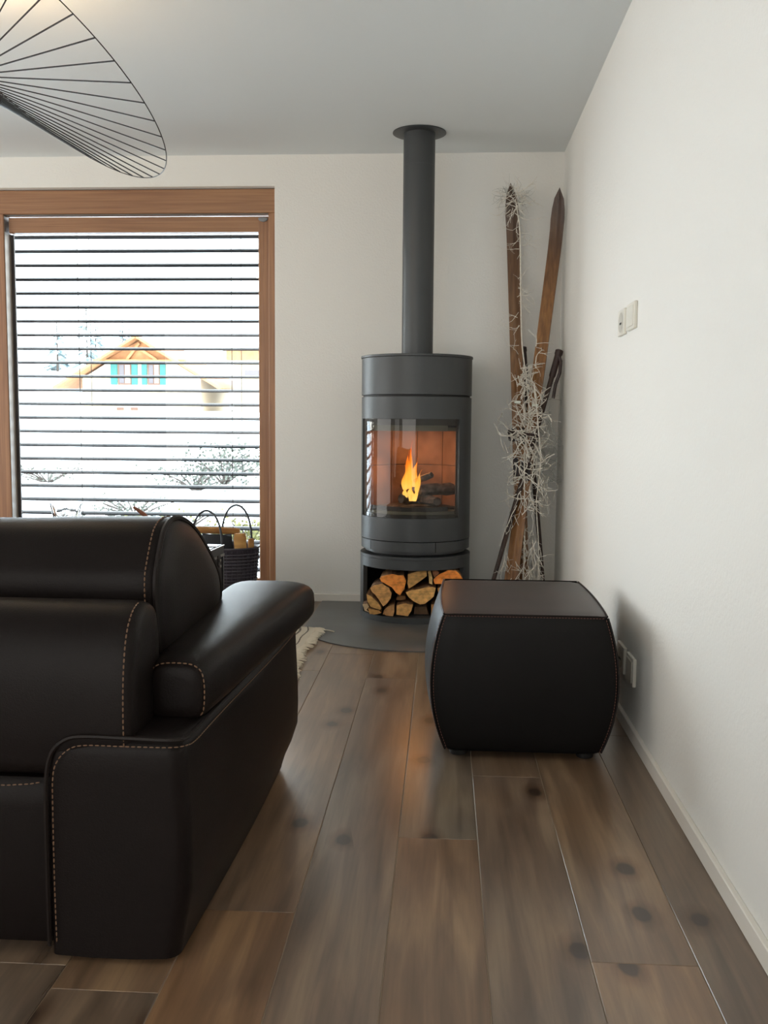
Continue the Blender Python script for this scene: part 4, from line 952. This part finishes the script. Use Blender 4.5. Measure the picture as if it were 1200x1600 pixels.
for k in range(3):
    a = k * 2.094 + .3; g.tube([rimp(a, HR, HK, HO), (hub.x - .10, hub.y + .18, hub.z + .26)], .0015, 4)
part('holder_arm', g, M['blackwire'], lamp)
bmat = N('warm_bulb'); em = bmat.n('Emission'); em.inputs[0].default_value = (1, .62, .28, 1); em.inputs[1].default_value = 14; bmat.l(em.outputs[0], bmat.out.inputs[0])
part('bulb', G().bm(rock((hub.x - .10, hub.y + .18, hub.z + .215), (.03, .03, .036), 0, 2, 0)), bmat.m, lamp)
part('cord', G().tube([(hub.x - .10, hub.y + .18, hub.z + .325), (hub.x - .10, hub.y + .18, H - .02)], .003, 6), M['blackwire'], lamp); part('ceiling_cup', G().lathe([(.045, H - .03), (.05, H - .026), (.05, H - .0005)], (hub.x - .10, hub.y + .18, 0), 32), M['blackwire'], lamp)
bl_ = bpy.data.lights.new('bulb_light', 'POINT'); bl_.energy = 20; bl_.color = (1, .68, .36); bl_.shadow_soft_size = .045
bo = bpy.data.objects.new('bulb_light', bl_); COL.objects.link(bo); bo.location = (hub.x - .10, hub.y + .18, hub.z + .215)

# ---------------------------------------------------------------- outside: snowy slope, houses, trees, shrubs
def terrain(x, y):
    z = -.55
    if y < 60: z += .034 * (y - 6) + .25 * smoothstep(14, 24, y)
    else: z += 2.08 + (y - 60) * .03
    z += 90 * smoothstep(110, 420, y) ** 1.3
    return z + .25 * mnoise.noise(Vector((x * .15, y * .15, 0))) * smoothstep(7, 20, y) + 6 * mnoise.noise(Vector((x * .012, y * .012, 3))) * smoothstep(100, 300, y)
g = G(); ys = [5.9 + (i / 60) ** 2.6 * 600 for i in range(61)]; vs = []; fs = []
for y in ys:
    for j in range(41): x = (-1.3 + 1.6 * j / 40) * (y * 1.0 + 12); vs.append((x, y, terrain(x, y)))
for i in range(60):
    for j in range(40): fs.append((i * 41 + j, i * 41 + j + 1, (i + 1) * 41 + j + 1, (i + 1) * 41 + j))
struct('ground_snow', g.add(vs, fs), M['snow'], smooth=True)
# chalet with teal shutters
hs = thing('chalet', 'pale timber-gabled chalet with teal shutters on the snowy slope outside', 'house', (-19.3, 60, .8))
part('wall', G().prism([(-22.9, .8), (-15.3, .8), (-15.3, 3.6), (-19.1, 5.9), (-22.9, 3.6)], 60, 68), M['render'], hs, smooth=False)
def beam(x0, z0, x1, z1, w_, y0, y1):
    dx, dz = x1 - x0, z1 - z0; L_ = math.hypot(dx, dz); nx, nz = -dz / L_ * w_ / 2, dx / L_ * w_ / 2
    return G().prism([(x0 + nx, z0 + nz), (x1 + nx, z1 + nz), (x1 - nx, z1 - nz), (x0 - nx, z0 - nz)], y0, y1)
part('roof_slope', beam(-24.4, 2.95, -19.1, 6.15, .16, 58.9, 68.5), M['housewood'], hs, smooth=False); part('roof_slope', beam(-13.8, 2.95, -19.1, 6.15, .16, 58.9, 68.5), M['housewood'], hs, smooth=False)
part('gable_boarding', G().prism([(-21.6, 4.65), (-16.6, 4.65), (-19.1, 6.0)], 59.9, 60), M['housewood'], hs, smooth=False)
part('gable_beam', beam(-22.0, 4.70, -16.2, 4.70, .14, 59.5, 60), M['housewood'], hs, smooth=False)
part('gable_beam', beam(-19.9, 4.75, -19.1, 5.8, .16, 59.6, 59.9), M['housewood'], hs, smooth=False); part('gable_beam', beam(-18.0, 4.75, -19.0, 5.4, .16, 59.6, 59.9), M['housewood'], hs, smooth=False)
for x0, x1 in ((-20.56, -19.72), (-18.66, -17.88)):
    wn = part('window', G().box(x0, x1, 59.93, 60, 3.22, 4.55), M['brownpost'], hs, smooth=False)
    xm = (x0 + x1) / 2
    for a, b in ((x0 + .08, xm - .04), (xm + .04, x1 - .08)): part('pane', G().box(a, b, 59.9, 59.93, 3.32, 4.45), M['render'] if a > x0 + .2 else M['darkpane'], wn, smooth=False)
for x0, x1 in ((-21.02, -20.6), (-19.68, -19.30), (-19.04, -18.70), (-17.86, -17.50)):
    part('shutter', G().box(x0, x1, 59.85, 59.92, 3.22, 4.56), M['teal'], hs, smooth=False, label='teal window shutter')
for x in (-20.7, -19.8): part('cellar_window', G().box(x, x + .45, 59.93, 60, 1.62, 1.8), M['brownpost'], hs, smooth=False)
h2 = thing('farmhouse', 'orange timber house at the right edge of the window view', 'house', (-11.5, 60, 1.2))
part('wall', G().box(-13.2, -7, 60, 66, .9, 4.7), M['render'], h2, smooth=False); part('upper_boarding', G().box(-13.6, -6.8, 59.7, 60, 4.75, 5.5), M['housewood'], h2, smooth=False)
part('roof', beam(-14.2, 5.55, -6, 5.6, .2, 59, 67), M['snow'], h2, smooth=False)
part('window', G().box(-12.5, -11.5, 59.9, 60, 3.75, 4.15), M['darkpane'], h2, smooth=False)
# conifers
def conifer(x, y, ht, label, seed):
    z0 = terrain(x, y) - .2; rdx = random.Random(seed); root = thing('conifer', label, 'tree', (x, y, z0), 'snowy conifers on the mountain side')
    part('trunk', G().tube([(x, y, z0), (x, y, z0 + ht * .95)], [ht * .02, ht * .004], 6), M['branch'], root)
    g = G()
    for k in range(70):
        f = rdx.uniform(.1, 1); a = rdx.uniform(0, 6.28); L_ = ht * .2 * (1.05 - f) * rdx.uniform(.7, 1.15); z = z0 + ht * f; c, s_ = math.cos(a), math.sin(a); wq = L_ * .28
        g.add([(x, y, z), (x + c * L_ - s_ * wq, y + s_ * L_ + c * wq, z - L_ * .35), (x + c * L_ * 1.15, y + s_ * L_ * 1.15, z - L_ * .5), (x + c * L_ + s_ * wq, y + s_ * L_ - c * wq, z - L_ * .35), (x + c * L_ * .5, y + s_ * L_ * .5, z + L_ * .05)], [(0, 1, 4), (1, 2, 4), (2, 3, 4), (3, 0, 4), (0, 1, 2, 3)])
    part('boughs', g, M['conifer'], root, smooth=False, kind='stuff')
for i, (px, yy, ht) in enumerate(((80, 170, 12), (128, 165, 14), (142, 168, 12), (186, 175, 10), (196, 178, 9), (228, 150, 8))):
    conifer((px - 692) / 1500 * yy, yy, ht, ['bluish conifer standing alone at the far left of the window view', 'tall bluish conifer left of the blind cord', 'bluish conifer just right of the blind cord', 'pale small conifer above the chalet, leftmost of two', 'pale small conifer above the chalet, right of its twin', 'faint small conifer right above the chalet roof'][i], 50 + i)
# shrubs with leaves and stones
def shrub(x, y, rr, ht, label, seed, leafmat, nleaf=420, ls=.05):
    z0 = terrain(x, y) - .03; rdx = random.Random(seed); root = thing('garden_shrub', label, 'shrub', (x, y, z0), None); g = G(); h_ = G()
    for k in range(16):
        a = rdx.uniform(0, 6.28); l_ = rdx.uniform(.5, 1); e = Vector((x + math.cos(a) * rr * l_, y + math.sin(a) * rr * .7 * l_, z0 + ht * rdx.uniform(.4, 1))); m_ = Vector((x, y, z0)).lerp(e, .5) + Vector((0, 0, ht * .12))
        path = catmull([(x, y, z0), m_, e], 4, False); g.tube(path, [.018 * (1 - .8 * i / len(path)) for i in range(len(path))], 5)
        for q in range(nleaf // 16):
            p = path[rdx.randrange(3, len(path))] + Vector((rdx.gauss(0, .16 * rr), rdx.gauss(0, .12 * rr), rdx.gauss(0, .12 * ht))); u1 = Vector((rdx.uniform(-1, 1), rdx.uniform(-1, 1), rdx.uniform(-1, 1))).normalized(); u2 = u1.orthogonal().normalized() * ls * .45; u1 = u1 * ls
            if p.z < z0: p.z = z0 + .02
            h_.add([p, p + u1 * .5 + u2, p + u1, p + u1 * .5 - u2], [(0, 1, 2, 3)])
    part('branches', g, M['branch'], root, kind='stuff'); part('leaves', h_, M[leafmat], root, smooth=False, kind='stuff')
def PX(px, y): return (px - 692) / 1500 * y
for px, y, rr, ht, lab, lm, nl, ls in ((345, 17, 1.1, .75, 'grey-green bush under the farmhouse at the right of the window view', 'leafg', 500, .07), (300, 16, .8, .4, 'low sparse grey bush left of the bigger grey-green one', 'leafg', 300, .06),
        (200, 12.5, .6, .35, 'low bare shrub in the middle of the snowy garden', 'leafg', 160, .04), (262, 10.5, .55, .42, 'twisted bare shrub with few yellow leaves above the driftwood', 'leafy', 160, .045),
        (350, 9.3, .55, .32, 'yellow-green shrub behind the basket', 'leafy', 520, .05), (255, 9.2, .5, .28, 'yellow-green low shrub behind the sofa middle', 'leafy', 420, .05), (165, 9.4, .45, .25, 'yellow-green low plant behind the glass vase', 'leafy', 260, .045),
        (300, 8.4, .5, .24, 'yellow-green plant low in front of the rocks right of the driftwood', 'leafy', 420, .05), (215, 11.4, .7, .3, 'tangled brown shrub above the driftwood among snow patches', 'leafg', 260, .05), (385, 10.5, .5, .3, 'yellow-green shrub by the right window frame', 'leafy', 420, .05),
        (48, 8.6, .35, .2, 'green plant at the far left bottom of the window', 'leafy', 260, .045), (60, 17, .9, .35, 'thin grey bush low at the left of the window view', 'leafg', 200, .05), (110, 11, .5, .3, 'small bare shrub right of the left blind cord', 'leafg', 140, .04)):
    shrub(PX(px, y), y, rr, ht, lab, int(px + y * 10), lm, nl, ls)
rd = random.Random(9)
spots = [(60, 8.4, .22), (96, 8.6, .18), (150, 8.2, .2), (205, 8.3, .22), (240, 8.1, .18), (285, 8.5, .24), (320, 8.2, .2), (375, 8.6, .2), (215, 9.9, .2), (180, 10.6, .22), (130, 10.2, .18), (310, 10.4, .2), (395, 9.4, .2)]
nms = ['far left', 'second from the left', 'left of centre below the vase', 'left of the driftwood', 'just behind the driftwood', 'right of the driftwood', 'behind the basket handle', 'right end by the frame', 'upper row above the driftwood', 'upper row left of centre', 'upper row behind the vase', 'upper row right of centre', 'upper row near the frame']
for (px, y, s), nm_ in zip(spots, nms):
    x = PX(px, y); z = terrain(x, y)
    single('garden_rock', G().bm(rock((x, y, z + s * .3), (s * 1.5, s, s * .6), px, 2, .5)), M['rock'], 'grey garden rock half under snow outside the window, ' + nm_, 'rock', (x, y, z), 'garden rocks outside')
